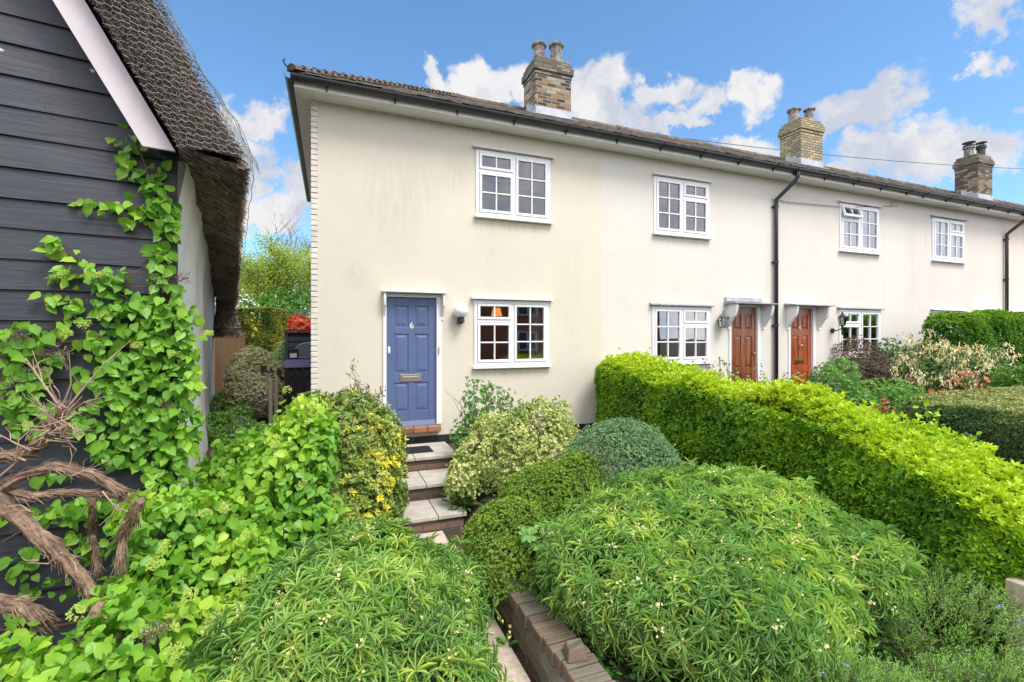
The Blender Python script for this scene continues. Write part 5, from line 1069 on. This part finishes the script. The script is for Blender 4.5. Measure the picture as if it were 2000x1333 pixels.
rosemary('feathery rosemary in the bottom right corner below the hedge', [E(1850, 3.05, -.22, -.85, .42), E(1990, 2.9, -.38, -.85, .4), E(1960, 2.55, -.42, -.95, .35)], 1900)
rosemary('feathery rosemary spreading in front of the violet leaves', [E(1640, 2.55, -.42, -.95, .33), E(1780, 2.4, -.45, -.95, .32), E(1500, 2.45, -.60, -.98, .25), E(1900, 2.2, -.52, -.95, .3)], 2100)

# fence post at the right edge
c = at(2000, 1138, 2.95); PT = MB().box((c[0] - .05, c[1] - .05, -1.0), (c[0] + .07, c[1] + .07, c[2])); tag(PT.build('fence_post', M['woodpost'], bevel=.006), 'pale wooden post at the street end of the long hedge', 'post')

# --- gardens beyond the hedge
def simple(name, label, cat, ells, n, L, m_, k=5, lump=.15, W=None, tm=LEAF_SMALL, lscale=5., depth=.4, group=None, **kw): return shrub(name, label, cat, ells, n, k, L, W or L * .5, tm, m_, lump, lscale, depth, (25, 80), .35, group, **kw)
simple('rose_bush', 'bright green feathery bush right of the orange-brown door', 'bush', [E(1640, 8.6, 1.02, -.3, .36), E(1620, 8.3, .85, -.3, .36)], 1900, .05, G['mid'])
simple('purple_shrub', 'brown purple-leaved shrub under the lantern by the window', 'shrub', [E(1678, 10.4, 1.38, -.3, .48), E(1700, 10.3, 1.05, -.3, .42)], 2600, .045, G['purple'], lump=.2)
simple('fennel_bush', 'low mid green bush in front of the purple shrub', 'bush', [E(1725, 8.3, .62, -.4, .50), E(1675, 8.0, .50, -.4, .42), E(1760, 8.6, .55, -.4, .4)], 2600, .05, G['mid'])
simple('dark_shrub', 'dark green shrub behind the cream flowering pieris', 'shrub', [E(1770, 10.4, 1.1, -.3, .7), E(1830, 10.0, 1.0, -.3, .8), E(1735, 10.8, 1.28, -.3, .38)], 4200, .05, G['dark'])
PI_, P, Nn = simple('pieris_shrub', 'pieris shrub with drooping cream flowers before the privet hedge', 'shrub', [E(1815, 9.3, 1.35, -.2, .42, .5), E(1880, 9.2, 1.15, -.2, .48, .5), E(1930, 9.4, 1.10, .2, .34), E(1835, 9.1, .95, .1, .4)], 1500, .07, G['dark'], W=.024, tm=LEAF_OVAL, lump=.25)
i = rng.permutation(len(P))[:330]; i = i[Nn[i][:, 2] > -.1]; Q = np.repeat(P[i] + Nn[i] * .07, 16, axis=0) + rnd(len(i) * 16, .045); leaves('blossom', Q, np.array([0, 0, -1.]) + rnd(len(Q), .45), rnd(len(Q)), .075, .024, LEAF_OVAL, G['cream'], PI_, rng.uniform(0, 1, len(Q)), kind='stuff')
simple('bronze_undergrowth', 'low brownish plants behind the top of the long hedge', 'plants', [E(1600, 7.4, .40, -.4, .5), E(1540, 7.8, .35, -.4, .4)], 1500, .04, G['bronze'], lump=.25)
simple('green_shrub', 'loose green shrub at the far right above the clipped hedge', 'shrub', [E(1990, 8.2, .85, -.3, .45), E(1960, 8.6, .65, -.3, .4)], 1600, .06, G['privet'])
def sprigs(name, label, cat, tips, t, m_, L=.06, base_dy=60, k=10, stem=M['redstem'], spread=.045):
    b0 = at(np.mean([a for a, b in tips]), max(b for a, b in tips) + base_dy, t); T_ = thing(name, b0, label, cat); mb = MB(); P = []
    for (a, b) in tips:
        q = at(a, b, t + rng.uniform(-.15, .15)); r0 = b0 + (q - b0) * np.array([.5, .5, 0]) + rng.normal(size=3) * .03; pts = [r0 + (q - r0) * s_ + rng.normal(size=3) * .012 for s_ in np.linspace(0, 1, 6)]; mb.tube(pts, .005, 4); P += [p + rng.normal(size=3) * spread for p in pts[2:] for _ in range(k // 2)] + [q + rng.normal(size=3) * spread * .6 for _ in range(k // 3)]
    mb.build('stem', stem, T_); P = np.array(P); leaves('foliage', P, rnd(len(P)) + np.array([0, 0, -.1]), np.array([0, 0, 1.]) - FW * .6 + rnd(len(P), .5), L * rng.uniform(.6, 1.1, len(P)), L * .6, LEAF_OVAL, m_, T_, rng.uniform(0, 1, len(P))); return T_
sprigs('rose_plant', 'sparse bronze-tinged rose sprigs in front of the dark brown door', 'rose', [(1405, 705), (1420, 712), (1378, 706), (1440, 725), (1390, 722), (1425, 735), (1440, 745)], 7.3, G['bronze'], .055)
sprigs('rose_plant', 'red-leaved rose sprigs between the two brown doors', 'rose', [(1478, 715), (1490, 728), (1502, 745), (1465, 742), (1485, 750), (1530, 735), (1545, 740), (1520, 752), (1560, 730), (1575, 752)], 7.6, G['bronze'], .055)
sprigs('red_acer', 'small red-leaved plant just over the hedge top', 'plant', [(1712, 794), (1728, 790)], 6.4, G['red'], .06, 40)
sprigs('vine_plant', 'large red and orange leaves above the clipped hedge', 'plant', [(1868, 732), (1862, 742), (1818, 765), (1800, 770), (1835, 772), (1912, 735), (1895, 728), (1925, 745), (1930, 760)], 6.9, G['red'], .10, 60, 5)
sprigs('tall_sucker', 'yellow-green shoots standing up from the long hedge', 'shoots', [(1805, 790), (1815, 815), (1830, 812), (1905, 862), (1895, 850), (1885, 870)], 4.6, G['hedge'], .06, 60, 12, spread=.03)

# ---------------------------------------------------------------- climbing hydrangea
HY_ = thing('climbing_hydrangea', gp(-.6, -.4, -.9), 'climbing hydrangea with heart-shaped leaves on the black boarded gable', 'climber')
def wallpt(px, py, off):
    """point on the boarded gable seen at px, py, moved off metres out of the wall"""
    v = ray(px, py); o = C0 - EV * .03 - EV * off; t = ((o - CAM) @ EV) / (v @ EV); return CAM + v * t
def hydrangea():
    P = []; Nr = []; V = []
    nE = -EV
    def wall_e(px, py, rx, ry, n, o0=.02, o1=.16, v0=.4):
        for _ in range(n):
            a = rng.uniform(0, 6.28); r_ = math.sqrt(rng.uniform()); x, y = px + rx * r_ * cos(a), py + ry * r_ * sin(a)
            off = rng.uniform(o0, o1); P.append(wallpt(x, y, off)); Nr.append(nE + UP * .35 + RT * .15); V.append(v0 + .9 * (off - .08))
    def wall_l(pts, n, r=10, v0=.62):
        pts = np.array(pts, float)
        seg = np.r_[0, np.cumsum(np.linalg.norm(np.diff(pts, axis=0), axis=1))]
        for s_ in rng.uniform(0, seg[-1], n):
            x, y = np.interp(s_, seg, pts[:, 0]) + rng.normal() * r, np.interp(s_, seg, pts[:, 1]) + rng.normal() * r; P.append(wallpt(x, y, rng.uniform(.02, .09))); Nr.append(nE + UP * .5); V.append(v0 + rng.normal() * .1)
    wall_l([(235, 280), (262, 262), (250, 300), (240, 328)], 20, 10, .45); wall_l([(262, 300), (275, 340), (320, 350)], 22, 12, .4)
    wall_l([(150, 400), (190, 398), (240, 402), (270, 400)], 20, 7); wall_l([(225, 440), (250, 425), (290, 415)], 14, 8); wall_l([(85, 482), (110, 478), (140, 500), (180, 525)], 20, 8); wall_l([(90, 580), (120, 578), (150, 592), (140, 620)], 24, 10); wall_l([(110, 620), (140, 660), (165, 690)], 14, 9)
    wall_l([(95, 540), (130, 530), (170, 545)], 16, 9); wall_l([(175, 655), (190, 690), (165, 640)], 16, 9)
    for e in [(300, 375, 28, 25, 24), (318, 415, 34, 30, 44), (322, 470, 26, 40, 38), (312, 530, 26, 38, 36), (325, 580, 30, 30, 32), (210, 545, 40, 26, 34), (225, 590, 46, 30, 46), (270, 620, 70, 34, 85), (325, 640, 48, 46, 80), (250, 670, 80, 36, 90), (320, 710, 60, 50, 120), (225, 730, 80, 34, 90), (290, 780, 90, 45, 150), (340, 830, 50, 60, 110),
              (45, 660, 50, 28, 50), (60, 700, 60, 22, 45), (40, 760, 50, 40, 60), (60, 820, 50, 40, 50), (200, 815, 80, 35, 90), (260, 880, 80, 36, 110), (330, 920, 45, 46, 70), (180, 990, 60, 22, 24), (60, 1075, 24, 14, 9), (160, 1000, 40, 26, 16), (50, 1200, 50, 25, 18), (110, 1005, 70, 24, 26), (40, 1110, 40, 24, 14), (150, 1060, 50, 30, 18), (30, 1000, 40, 20, 10), (120, 930, 60, 20, 14), (250, 1010, 60, 40, 40), (100, 1150, 70, 20, 16)]: wall_e(*e, v0=.38)
    wall_e(370, 650, 22, 60, 40, .05, .15, .55); wall_e(375, 720, 14, 50, 26, .05, .2, .6); wall_e(372, 820, 22, 70, 40, .05, .2, .45)
    P = np.array(P); Nr = np.array(Nr); V = np.array(V)
    el = [E(560, 4.15, .62, -.55, .38), E(596, 4.4, .84, -.2, .33), E(520, 4.0, .35, -.9, .42), E(455, 3.7, .16, -.95, .38), E(588, 4.0, .1, -.9, .34), E(350, 3.15, .05, -1.0, .40), E(450, 3.25, .0, -1.0, .36), E(270, 2.85, .05, -.9, .30), E(250, 2.55, .02, -1.0, .24), E(330, 2.65, -.08, -1.0, .32), E(420, 2.8, -.10, -1.0, .34), E(500, 3.3, -.10, -1.0, .30), E(100, 2.3, -.03, -1.1, .20), E(10, 2.3, .0, -1.1, .2), E(210, 2.25, -.1, -1.1, .22), E(320, 2.3, -.2, -1.1, .24), E(400, 2.4, -.28, -1.1, .22), E(55, 2.05, -.05, -.9, .2), E(300, 3.2, .42, -.2, .24), E(385, 3.55, .30, -.4, .22), E(455, 4.5, .42, -.6, .32), E(505, 4.6, .55, -.5, .3), E(420, 4.1, .22, -.7, .28)]
    P2, N2 = blob_surface(el, 13500, .18, 6., .34, -.8, 1.6)
    V2 = .45 + .35 * Lump(3.5)(P2) + .22 * N2[:, 2]
    P = np.concatenate([P, P2]); Nr = np.concatenate([Nr, N2 + UP * .7 - FW * .25]); V = np.concatenate([V, V2]); n = len(P)
    Nr = unit(Nr + rnd(n, .38)); D = unit(-UP * .8 + Nr * .25 + rnd(n, .6)); L = rng.uniform(.042, .092, n)
    leaves('foliage', P, D, Nr, L, L * .82, LEAF_HEART, G['hyd'], HY_, V + rng.normal(size=n) * .1, smooth=True)
    # young stems
    mb = MB()
    def vine(pts, r, off=.05): mb.tube([wallpt(a, b, off) + rng.normal(size=3) * .006 for a, b in pts], r, 5)
    vine([(330, 900), (335, 760), (318, 600), (322, 480), (318, 400), (290, 340), (262, 270)], .007); vine([(318, 410), (270, 402), (200, 400), (145, 398)], .004); vine([(320, 560), (240, 560), (180, 530), (120, 480), (82, 482)], .004); vine([(250, 580), (180, 545), (110, 540)], .004)
    vine([(300, 700), (220, 668), (150, 665), (60, 680), (0, 700)], .005); vine([(220, 668), (165, 650), (120, 580)], .004); vine([(320, 500), (280, 525), (225, 560)], .004); vine([(100, 1010), (40, 1040), (0, 1060)], .006); vine([(230, 1200), (150, 1215), (60, 1230), (0, 1230)], .006)
    for j in range(90):
        i = rng.integers(0, len(P2)); q = P2[i]; mb.tube([q, q - N2[i] * .12 - UP * .05, q - N2[i] * .25 - UP * .15], .0035, 4)
    mb.build('stem', M['redstem'], HY_)
    # flower heads
    heads = [(120, 535, 0), (200, 535, 0), (165, 632, 0), (200, 615, 0), (268, 672, 0), (340, 690, 0), (405, 650, 3.6), (590, 945, 3.75), (320, 1065, 2.8), (475, 1050, 3.1), (470, 1130, 2.95), (370, 1160, 2.6), (150, 1195, 2.3), (415, 1210, 2.6), (340, 1270, 2.35), (440, 990, 3.2), (400, 1000, 3.2), (535, 870, 3.7), (610, 795, 4.0), (300, 1100, 2.7), (560, 760, 4.1), (130, 650, 0)]
    for (a, b, t) in heads:
        c = wallpt(a, b, .16) if t == 0 else at(a, b, t); nn = unit(UP * .8 - FW * .7 + rng.normal(size=3) * .2); k = 70; q = rng.normal(size=(k, 3)); q -= np.outer(q @ nn, nn); q = q / (1 + np.linalg.norm(q, axis=1, keepdims=True) * .5) * .038; Q = c + q - nn * (np.linalg.norm(q, axis=1)[:, None] ** 2) * 5
        p, d, nm, idx = rosettes(Q, np.tile(nn, (k, 1)), 4, (40, 90), .5, .2); o = leaves('flower_head', p, d, nm, .0085, .007, LEAF_SMALL, G['green_umbel'], HY_, rng.uniform(0, 1, len(p)))
    dry = [(40, 660, 0), (70, 725, 0), (90, 690, 0), (30, 745, 0), (320, 790, 0), (310, 550, 0), (355, 543, 0), (320, 1225, 2.5), (290, 1240, 2.45), (20, 775, 0), (120, 690, 0)]
    for (a, b, t) in dry:
        c = wallpt(a, b, .14) if t == 0 else at(a, b, t); k = 90; Q = c + rng.normal(size=(k, 3)) * np.array([.032, .02, .022]); p, d, nm, idx = rosettes(Q, np.tile(-FW + UP * .3, (k, 1)), 3, (30, 90), .5, .2)
        leaves('dried_flower_head', p, d, nm, .009, .006, LEAF_SMALL, G['dryhead'], HY_, np.clip(rng.normal(size=len(p)) * .3 + .25 + (rng.uniform(0, 1, k) < .08)[idx] * .7, 0, 1))
    # old trunks
    def trunk(pts, r, t0=2.75, name='trunk', strands=5):
        mb = MB(); pts = [at(*p[:2], p[2] if len(p) > 2 else t0) for p in pts]; fine = []
        for a, b in zip(pts, pts[1:]):
            for s_ in np.linspace(0, 1, 5)[:-1]: fine.append(a + (b - a) * s_ + rng.normal(size=3) * r * .10)
        fine.append(pts[-1]); m_ = len(fine); rr = [r * (1 - .35 * i / m_) * rng.uniform(.88, 1.12) for i in range(m_)]
        mb.tube(fine, [q * .8 for q in rr], 10)
        for k in range(strands):
            ph = 2 * pi * k / strands; tw = rng.uniform(1.5, 3.5); s_ = []
            for i, q in enumerate(fine):
                d = unit(fine[min(i + 1, m_ - 1)] - fine[max(i - 1, 0)]); a = unit(np.cross(d, [.3, .1, .9])); b = np.cross(d, a); f = ph + tw * i / m_ + rng.normal() * .1; s_.append(q + (a * cos(f) + b * sin(f)) * rr[i] * .62)
            mb.tube(s_, [q * rng.uniform(.35, .5) for q in rr], 7)
        for k in range(int(m_ * 14)):         # peeling shreds
            i = rng.integers(0, m_ - 1); d = unit(fine[i + 1] - fine[i]); o = unit(rng.normal(size=3)); o -= d * (o @ d); q = fine[i] + o * rr[i] * .85; mb.tube([q, q + d * rng.uniform(.03, .07) + o * rng.uniform(.0, .012), q + d * rng.uniform(.07, .13) + o * rng.uniform(.0, .04) - UP * rng.uniform(0, .02)], [.0035, .003, .0015], 4)
        mb.build(name, M['bark'], HY_, smooth=True)
    trunk([(-30, 975, 2.7), (40, 930), (110, 912), (180, 925), (245, 965)], .035); trunk([(-30, 900, 2.65), (50, 885), (95, 852), (125, 800)], .032); trunk([(-20, 965, 2.7), (60, 1030), (110, 1075), (160, 1125), (195, 1190)], .045)
    trunk([(-20, 955, 2.75), (60, 968), (150, 960), (232, 968)], .022); trunk([(275, 975, 2.85), (262, 1005, 2.85), (240, 1045, 2.85), (235, 1100, 2.8)], .026); trunk([(-30, 1175, 2.5), (40, 1180, 2.5), (85, 1215, 2.5)], .050)
    trunk([(195, 1190, 2.7), (185, 1240, 2.7), (140, 1290, 2.65), (100, 1345, 2.6)], .060); trunk([(110, 1345, 2.5), (160, 1310, 2.5), (200, 1275, 2.55)], .04); trunk([(180, 975, 2.9), (178, 1040, 2.95), (190, 1110, 2.9)], .014)
    mb = MB()
    for (a, b, tx, ty, r_) in [(120, 800, 50, 700, .006), (120, 800, 135, 690, .006), (125, 805, 208, 705, .007), (110, 830, 60, 770, .006), (130, 810, 205, 775, .006), (120, 820, 168, 850, .005), (100, 850, 30, 830, .005), (60, 880, 0, 850, .006), (50, 900, 0, 880, .006), (90, 860, 150, 880, .005), (30, 900, 60, 840, .005), (0, 930, 55, 870, .006), (60, 1000, 10, 990, .004), (140, 930, 200, 905, .004), (120, 1080, 60, 1100, .005), (200, 960, 250, 1000, .004), (115, 790, 95, 720, .005), (235, 1030, 232, 985, .004), (150, 1120, 130, 1080, .004)]:
        p = at(a, b, 2.68); q = at(tx, ty, 2.68 + rng.uniform(-.12, .1)); mb.tube([p, (p + q) / 2 + rng.normal(size=3) * .015, q], [r_, r_ * .7, r_ * .35], 5)
        for j in range(4): s_ = rng.uniform(.3, .95); o = p + (q - p) * s_; e_ = (q - p) * rng.uniform(.15, .35) + rng.normal(size=3) * .05; mb.tube([o, o + e_ * .5 + rng.normal(size=3) * .008, o + e_], [r_ * .5, r_ * .4, r_ * .2], 4)
    for j in range(60): o = at(rng.uniform(85, 140), rng.uniform(795, 860), 2.66); mb.tube([o, o + rng.normal(size=3) * .05], [.0035, .0015], 4)
    mb.build('dry_twig', M['drytwig'], HY_)
hydrangea()

# ---------------------------------------------------------------- passage and back garden between the cottages
simple('clematis_mound', 'pinkish twiggy clematis mound in the passage beside the gate', 'bush', [E(497, 9.6, 1.16, -.2, .50), E(520, 9.3, .8, -.3, .36), E(470, 9.3, .8, -.3, .3)], 7000, .042, G['pink'], k=5, lump=.15, stem_r=.008, stem_n=5, vfun=lambda P, Nn, idx, v: v + .22)
simple('passage_plant', 'small green plants at the foot of the white side wall', 'plant', [E(442, 9.2, .30, -.3, .3), E(432, 7.5, .15, -.35, .25), E(425, 5.6, .0, -.6, .25), E(460, 6.5, .1, -.5, .25), E(470, 8.0, .2, -.4, .22), E(500, 6.8, .1, -.5, .3)], 2200, .05, G['mid'])
T_ = thing('picket_gate', at(572, 655, 10.6) * np.array([1, 1, 0]) + np.array([0, 0, -.25]), 'dark brown picket gate at the cottage corner', 'gate')
c = at(540, 655, 10.6); 
for i in range(6): x = c[0] + i * .145; MB().prism([(x, -.2), (x + .085, -.2), (x + .085, .70), (x + .0425, .76), (x, .70)], 1, 10.3, 10.325).build('picket', M['brownstain'], T_, bevel=.004)
for zz in (.1, .5): MB().box((c[0] - .02, 10.327, zz), (c[0] + .86, 10.36, zz + .08)).build('rail', M['brownstain'], T_)
MB().box((c[0] - .13, 10.28, -.25), (c[0] - .03, 10.38, .80)).build('gate_post', M['brownstain'], T_, bevel=.005)
F1 = thing('board_fence', at(445, 655, 13.5) * np.array([1, 1, 0]) + np.array([0, 0, -.25]), 'tan close-boarded fence behind the thatched cottage', 'fence')
a, b_ = at(418, 655, 12.5), at(480, 655, 14.8); n = 16; m = MB()
for i in range(n): p = a + (b_ - a) * i / n; q = a + (b_ - a) * (i + .92) / n; nrm = unit(np.cross(q - p, UP)) * (.012 if i % 2 else .022); m.add([(p[0] + nrm[0], p[1] + nrm[1], -.3), (q[0] + nrm[0], q[1] + nrm[1], -.3), (q[0] + nrm[0], q[1] + nrm[1], 1.42), (p[0] + nrm[0], p[1] + nrm[1], 1.42), (p[0] - nrm[0], p[1] - nrm[1], -.3), (q[0] - nrm[0], q[1] - nrm[1], -.3), (q[0] - nrm[0], q[1] - nrm[1], 1.42), (p[0] - nrm[0], p[1] - nrm[1], 1.42)], [(3, 2, 1, 0), (4, 5, 6, 7), (0, 1, 5, 4), (1, 2, 6, 5), (2, 3, 7, 6), (3, 0, 4, 7)])
m.build('board', M['wood'], F1); MB().tube([a + UP * .03, b_ + UP * .03], .03, 4).build('capping', M['wood'], F1)
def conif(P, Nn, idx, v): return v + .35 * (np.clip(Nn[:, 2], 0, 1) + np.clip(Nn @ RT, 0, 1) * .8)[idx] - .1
hc = at(512, 655, 15.3)
T_ = thing('clipped_conifer', (hc[0], hc[1], -.25), 'clipped golden conifer block behind the clematis mound', 'conifer')
n = 5000; q = rng.uniform(-1, 1, (n, 3)); ax = rng.integers(0, 3, n); sg = np.sign(rng.uniform(-1, 1, n)); q[np.arange(n), ax] = sg; nn = np.zeros((n, 3)); nn[np.arange(n), ax] = sg; nn[nn[:, 2] < 0] = [0, 0, 1]; q = q * np.array([.55, .5, 1.15]); P = hc + RT * q[:, :1] + FW * q[:, 1:2] + UP * (q[:, 2:] - .35); Nw = nn[:, :1] * RT + nn[:, 1:2] * FW + nn[:, 2:] * UP
P = P + Nw * (.06 * Lump(6.)(P))[:, None]; p, d, nm, idx = rosettes(P, Nw, 5, (15, 60), .4, .5); leaves('foliage', p, d, nm, .09, .035, LEAF_SMALL, G['conif'], T_, conif(P, Nw, idx, .25 + .25 * Lump(5.)(P)[idx] + rng.normal(size=len(p)) * .12)); stems(T_, (hc[0], hc[1], -.25), 1.6, 3, .05, M['twig'])
simple('golden_shrub', 'loose yellow-green shrub left of the clipped conifer', 'shrub', [E(478, 17.0, 2.25, .2, .6), E(465, 16.5, 1.7, .0, .55)], 1300, .09, G['conif'], vfun=lambda P, Nn, idx, v: v + .35)
simple('grey_shrub', 'silvery shrub between conifer and slatted store', 'shrub', [E(551, 13.6, 1.2, -.3, .3)], 600, .06, G['hebe'])
T_, P, Nn = simple('white_blossom_shrub', 'white blossomed shrub beside the thatch end', 'shrub', [E(468, 20, 3.3, .2, .9)], 1500, .10, G['mid'])
petals('blossom', P[::3] + Nn[::3] * .05, Nn[::3], G['white'], T_, .07, 5)
T_, P, Nn = simple('photinia', 'red-leaved photinia above the slatted store', 'shrub', [E(585, 18.5, 2.1, .5, .75, .6), E(560, 18.8, 1.7, .4, .5)], 1500, .12, G['red'])
simple('hedging_tree', 'round bright green bush under the tall spring trees', 'tree', [E(545, 22, 3.6, .3, 1.25, 1.), E(590, 22, 3.5, .3, 1.0), E(505, 22.5, 3.2, .3, .9)], 3200, .13, G['privet'], stem_r=.05)
# slatted store, barbecue, bin
T_ = thing('slatted_store', at(585, 655, 13.2) * np.array([1, 1, 0]) + np.array([0, 0, -.25]), 'dark grey-green slatted timber store beside the cottage', 'store')
o = at(558, 655, 13.2); X0, Y0 = o[0], o[1]
for i in range(9): MB().box((X0, Y0, -.1 + i * .165), (X0 + 1.5, Y0 + .02, .035 + i * .165)).build('slat', M['slategrey'], T_)
MB().box((X0 - .06, Y0 - .08, 1.50), (X0 + 1.6, Y0 + 1.0, 1.56)).build('roof', M['slategrey'], T_); MB().box((X0 + .01, Y0 + .03, -.25), (X0 + 1.5, Y0 + .9, 1.48)).build('back_panel', mat('dark_inside', (.015, .018, .02), .8), T_); MB().box((X0 - .03, Y0 - .02, -.25), (X0 + .05, Y0 + .05, 1.5)).build('corner_post', M['slategrey'], T_)
T_ = thing('barbecue', at(592, 655, 12.2) * np.array([1, 1, 0]) + np.array([0, 0, -.25]), 'grey lidded barbecue behind the picket gate', 'barbecue'); o = at(574, 655, 12.2)
prof = [(0, .72), (0, .95), (.03, 1.06), (.10, 1.15), (.22, 1.20), (.40, 1.22), (.8, 1.22), (.8, .72)]
MB().prism([(o[0] + a, b) for a, b in prof], 1, o[1], o[1] + .5).build('lid', mat('grey_enamel', (.20, .225, .26), .35, .3), T_, bevel=.02)
MB().box((o[0] - .02, o[1] - .03, .80), (o[0] + .8, o[1] - .005, .83)).build('handle', M['steel'], T_); MB().box((o[0] + .02, o[1] + .02, -.25), (o[0] + .78, o[1] + .48, .71)).build('cabinet', M['gutter'], T_)
T_ = thing('wheelie_bin', at(583, 655, 11.2) * np.array([1, 1, 0]) + np.array([0, 0, -.25]), 'bin with a purple lid behind the picket gate', 'bin'); o = at(556, 655, 11.3)
pm = mat('purple_plastic', (.085, .055, .15), .4); MB().prism([(o[1] - .3, .60), (o[1] - .34, .64), (o[1] - .2, .76), (o[1] + .3, .80), (o[1] + .3, .60)], 0, o[0], o[0] + .75).build('lid', pm, T_, bevel=.02); MB().box((o[0] + .04, o[1] - .26, -.25), (o[0] + .71, o[1] + .28, .59)).build('body', mat('dark_purple_bin_plastic', (.06, .045, .09), .5), T_, bevel=.02)
T_ = thing('storage_crate', at(566, 640, 12.0) * np.array([1, 1, 0]) + np.array([0, 0, -.25]), 'black box with a pale label left of the barbecue', 'box'); o = at(563, 655, 12.1)
MB().box((o[0], o[1], -.25), (o[0] + .24, o[1] + .3, 1.05)).build('body', M['gutter'], T_, bevel=.01); MB().box((o[0] + .04, o[1] - .008, .82), (o[0] + .2, o[1] - .001, .93)).build('label_plate', M['white'], T_)
T_ = thing('wooden_crate', at(548, 655, 11.6) * np.array([1, 1, 0]) + np.array([0, 0, -.25]), 'tan wooden crate behind the picket gate', 'crate'); o = at(541, 655, 11.6)
for k in range(6): MB().box((o[0], o[1], -.22 + k * .165), (o[0] + .30, o[1] + .02, -.08 + k * .165)).build('slat', M['wood'], T_)
MB().box((o[0] + .01, o[1] + .022, -.25), (o[0] + .29, o[1] + .4, .74)).build('body', M['wood'], T_)
for i, (px, lab) in enumerate(((529, 'shorter grey wooden stake at the passage edge'), (540, 'taller grey wooden stake beside the clematis mound'))):
    c = at(px, 742 - i * 8, 8.8 + .2 * i); tag(MB().box((c[0] - .035, c[1] - .03, -.35), (c[0] + .03, c[1] + .03, c[2])).build('wooden_stake', M['woodpost'], bevel=.004), lab, 'stake')
wl = MB()
for k in range(4): a, b_ = at(544, 603 + k * 4, 16), at(612, 606 + k * 4, 14); wl.tube([a, (a + b_) / 2 - UP * .02, b_], .007, 4)
tag(wl.build('washing_line', M['wire']), 'washing line wires stretched above the red shrub', 'washing line')

# trees beyond
def tree(label, px, t, ztop, zc, rx, n, L, m_, seed_depth=3, crown=True, spread=.5, group=None, v=None, lk=.28):
    c = at(px, 655, t); T_ = thing('tree', (c[0], c[1], -.3), label, 'tree', group); mb = MB(); tips = []
    p = np.array([c[0], c[1], -.3]); h = ztop + .3
    mb.tube([p, p + UP * h * .25 + rng.normal(size=3) * .05, p + UP * h * .4], [rx * .07, rx * .055, rx * .045], 8)
    for k in range(6): twig_tree(mb, p + UP * h * (.22 + .035 * k), rng.normal(size=3) * np.array([.8, .8, .1]) + UP * 1.1, h * lk, rx * .035, seed_depth, spread, 5, 3, .30, .74, tips)
    mb.build('trunk', M['twig'], T_, smooth=True)
    if crown:
        tp = np.array(tips); k = max(1, n // len(tp)); P = np.repeat(tp, k, axis=0) + rnd(len(tp) * k, rx * .12); lf = Lump(1.2)
        el = [E(px + dx, t, ztop - dz, zc, rx * f, rx * f) for dx, dz, f in ((0, 0, .8), (-rx * .4 / t * F, .8, .65), (rx * .45 / t * F, .6, .65), (0, 1.6, .95))]; P3, N3 = blob_surface(el, n, .22, 1.6, .6, zc - .5, 1.3)
        P = np.concatenate([P, P3]); leaves('crown', P, rnd(len(P)), rnd(len(P)) + UP, L * rng.uniform(.6, 1.2, len(P)), L * .6, LEAF_SMALL, m_, T_, .45 + .3 * lf(P) + rng.normal(size=len(P)) * .15)
    return T_
tree('tall yellow-green spring tree behind the passage', 555, 28, 7.1, 1.5, 2.4, 14000, .14, G['spring'])
tree('smaller yellow-green spring tree next to the thatch', 470, 30, 6.0, 1.2, 1.7, 6500, .14, G['spring'])
tree('bare grey tree rising above the spring trees', 572, 36, 11.0, 3, 2.4, 0, .1, G['spring'], 6, False, .5, lk=.27)
tree('dark conifer tip beyond the thatch', 462, 42, 9.0, 4, 1.3, 2500, .2, G['dark'])

# overhead cable
p0, p1 = at(1180, 250, 14.0), at(2300, 330, 24.0); ks = [p0 + (p1 - p0) * s_ - UP * .5 * 4 * s_ * (1 - s_) for s_ in np.linspace(0, 1, 24)]
cb = MB().tube(ks, .011, 5); tag(cb.build('overhead_cable', M['cable']), 'thin overhead cable crossing the sky behind the chimneys', 'cable')
cb = MB(); cb.tube([(8.7, FY - .03, 4.28), (9.2, FY - .03, 4.26), (11, FY - .025, 4.33), (12.9, FY - .02, 4.55)], .006, 5); cb.tube([(12.62, FY - .02, 4.50), (12.6, FY - .08, 4.62), (12.8, FY - .1, 4.64), (16.0, FY - .2, 4.70)], .005, 5); tag(cb.build('wall_cable', M['cable']), 'thin cable clipped along the wall under the eaves', 'cable')

# ---------------------------------------------------------------- the house across the street, reflected in the windows
OP = thing('opposite_house', (3, -13, -.8), 'red brick house across the street', 'house')
m = MB(); m.box((-14, -18, -.9), (22, -13, 4.2)); m.prism([(1, 4.2), (9, 4.2), (5, 7.2)], 1, -13.6, -13.0); m.build('wall', M['oppbrick'], OP)
MB().prism([(-12.4, 4.2), (-18.6, 4.2), (-15.5, 6.6)], 0, -14.5, 22.5).build('roof', M['slate'], OP)
for (x, z) in ((-10, .4), (-6, .4), (-2, .4), (2.6, .4), (6.6, .4), (11, .4), (15, .4), (2.6, 2.6), (6.6, 2.6), (-6, 2.6), (11, 2.6)):
    f = MB()
    for (a, b, c, d) in ((0, .12, 0, 1.3), (1.28, 1.4, 0, 1.3), (.12, 1.28, 0, .12), (.12, 1.28, 1.18, 1.3), (.64, .76, .12, 1.18)): f.box((x + a, -12.99, z + c), (x + b, -12.9, z + d))
    W = f.build('window', M['white'], OP); MB().box((x + .1, -12.985, z + .1), (x + 1.3, -12.95, z + 1.2)).build('pane', M['slate'], W)
print('objects', len(bpy.data.objects))
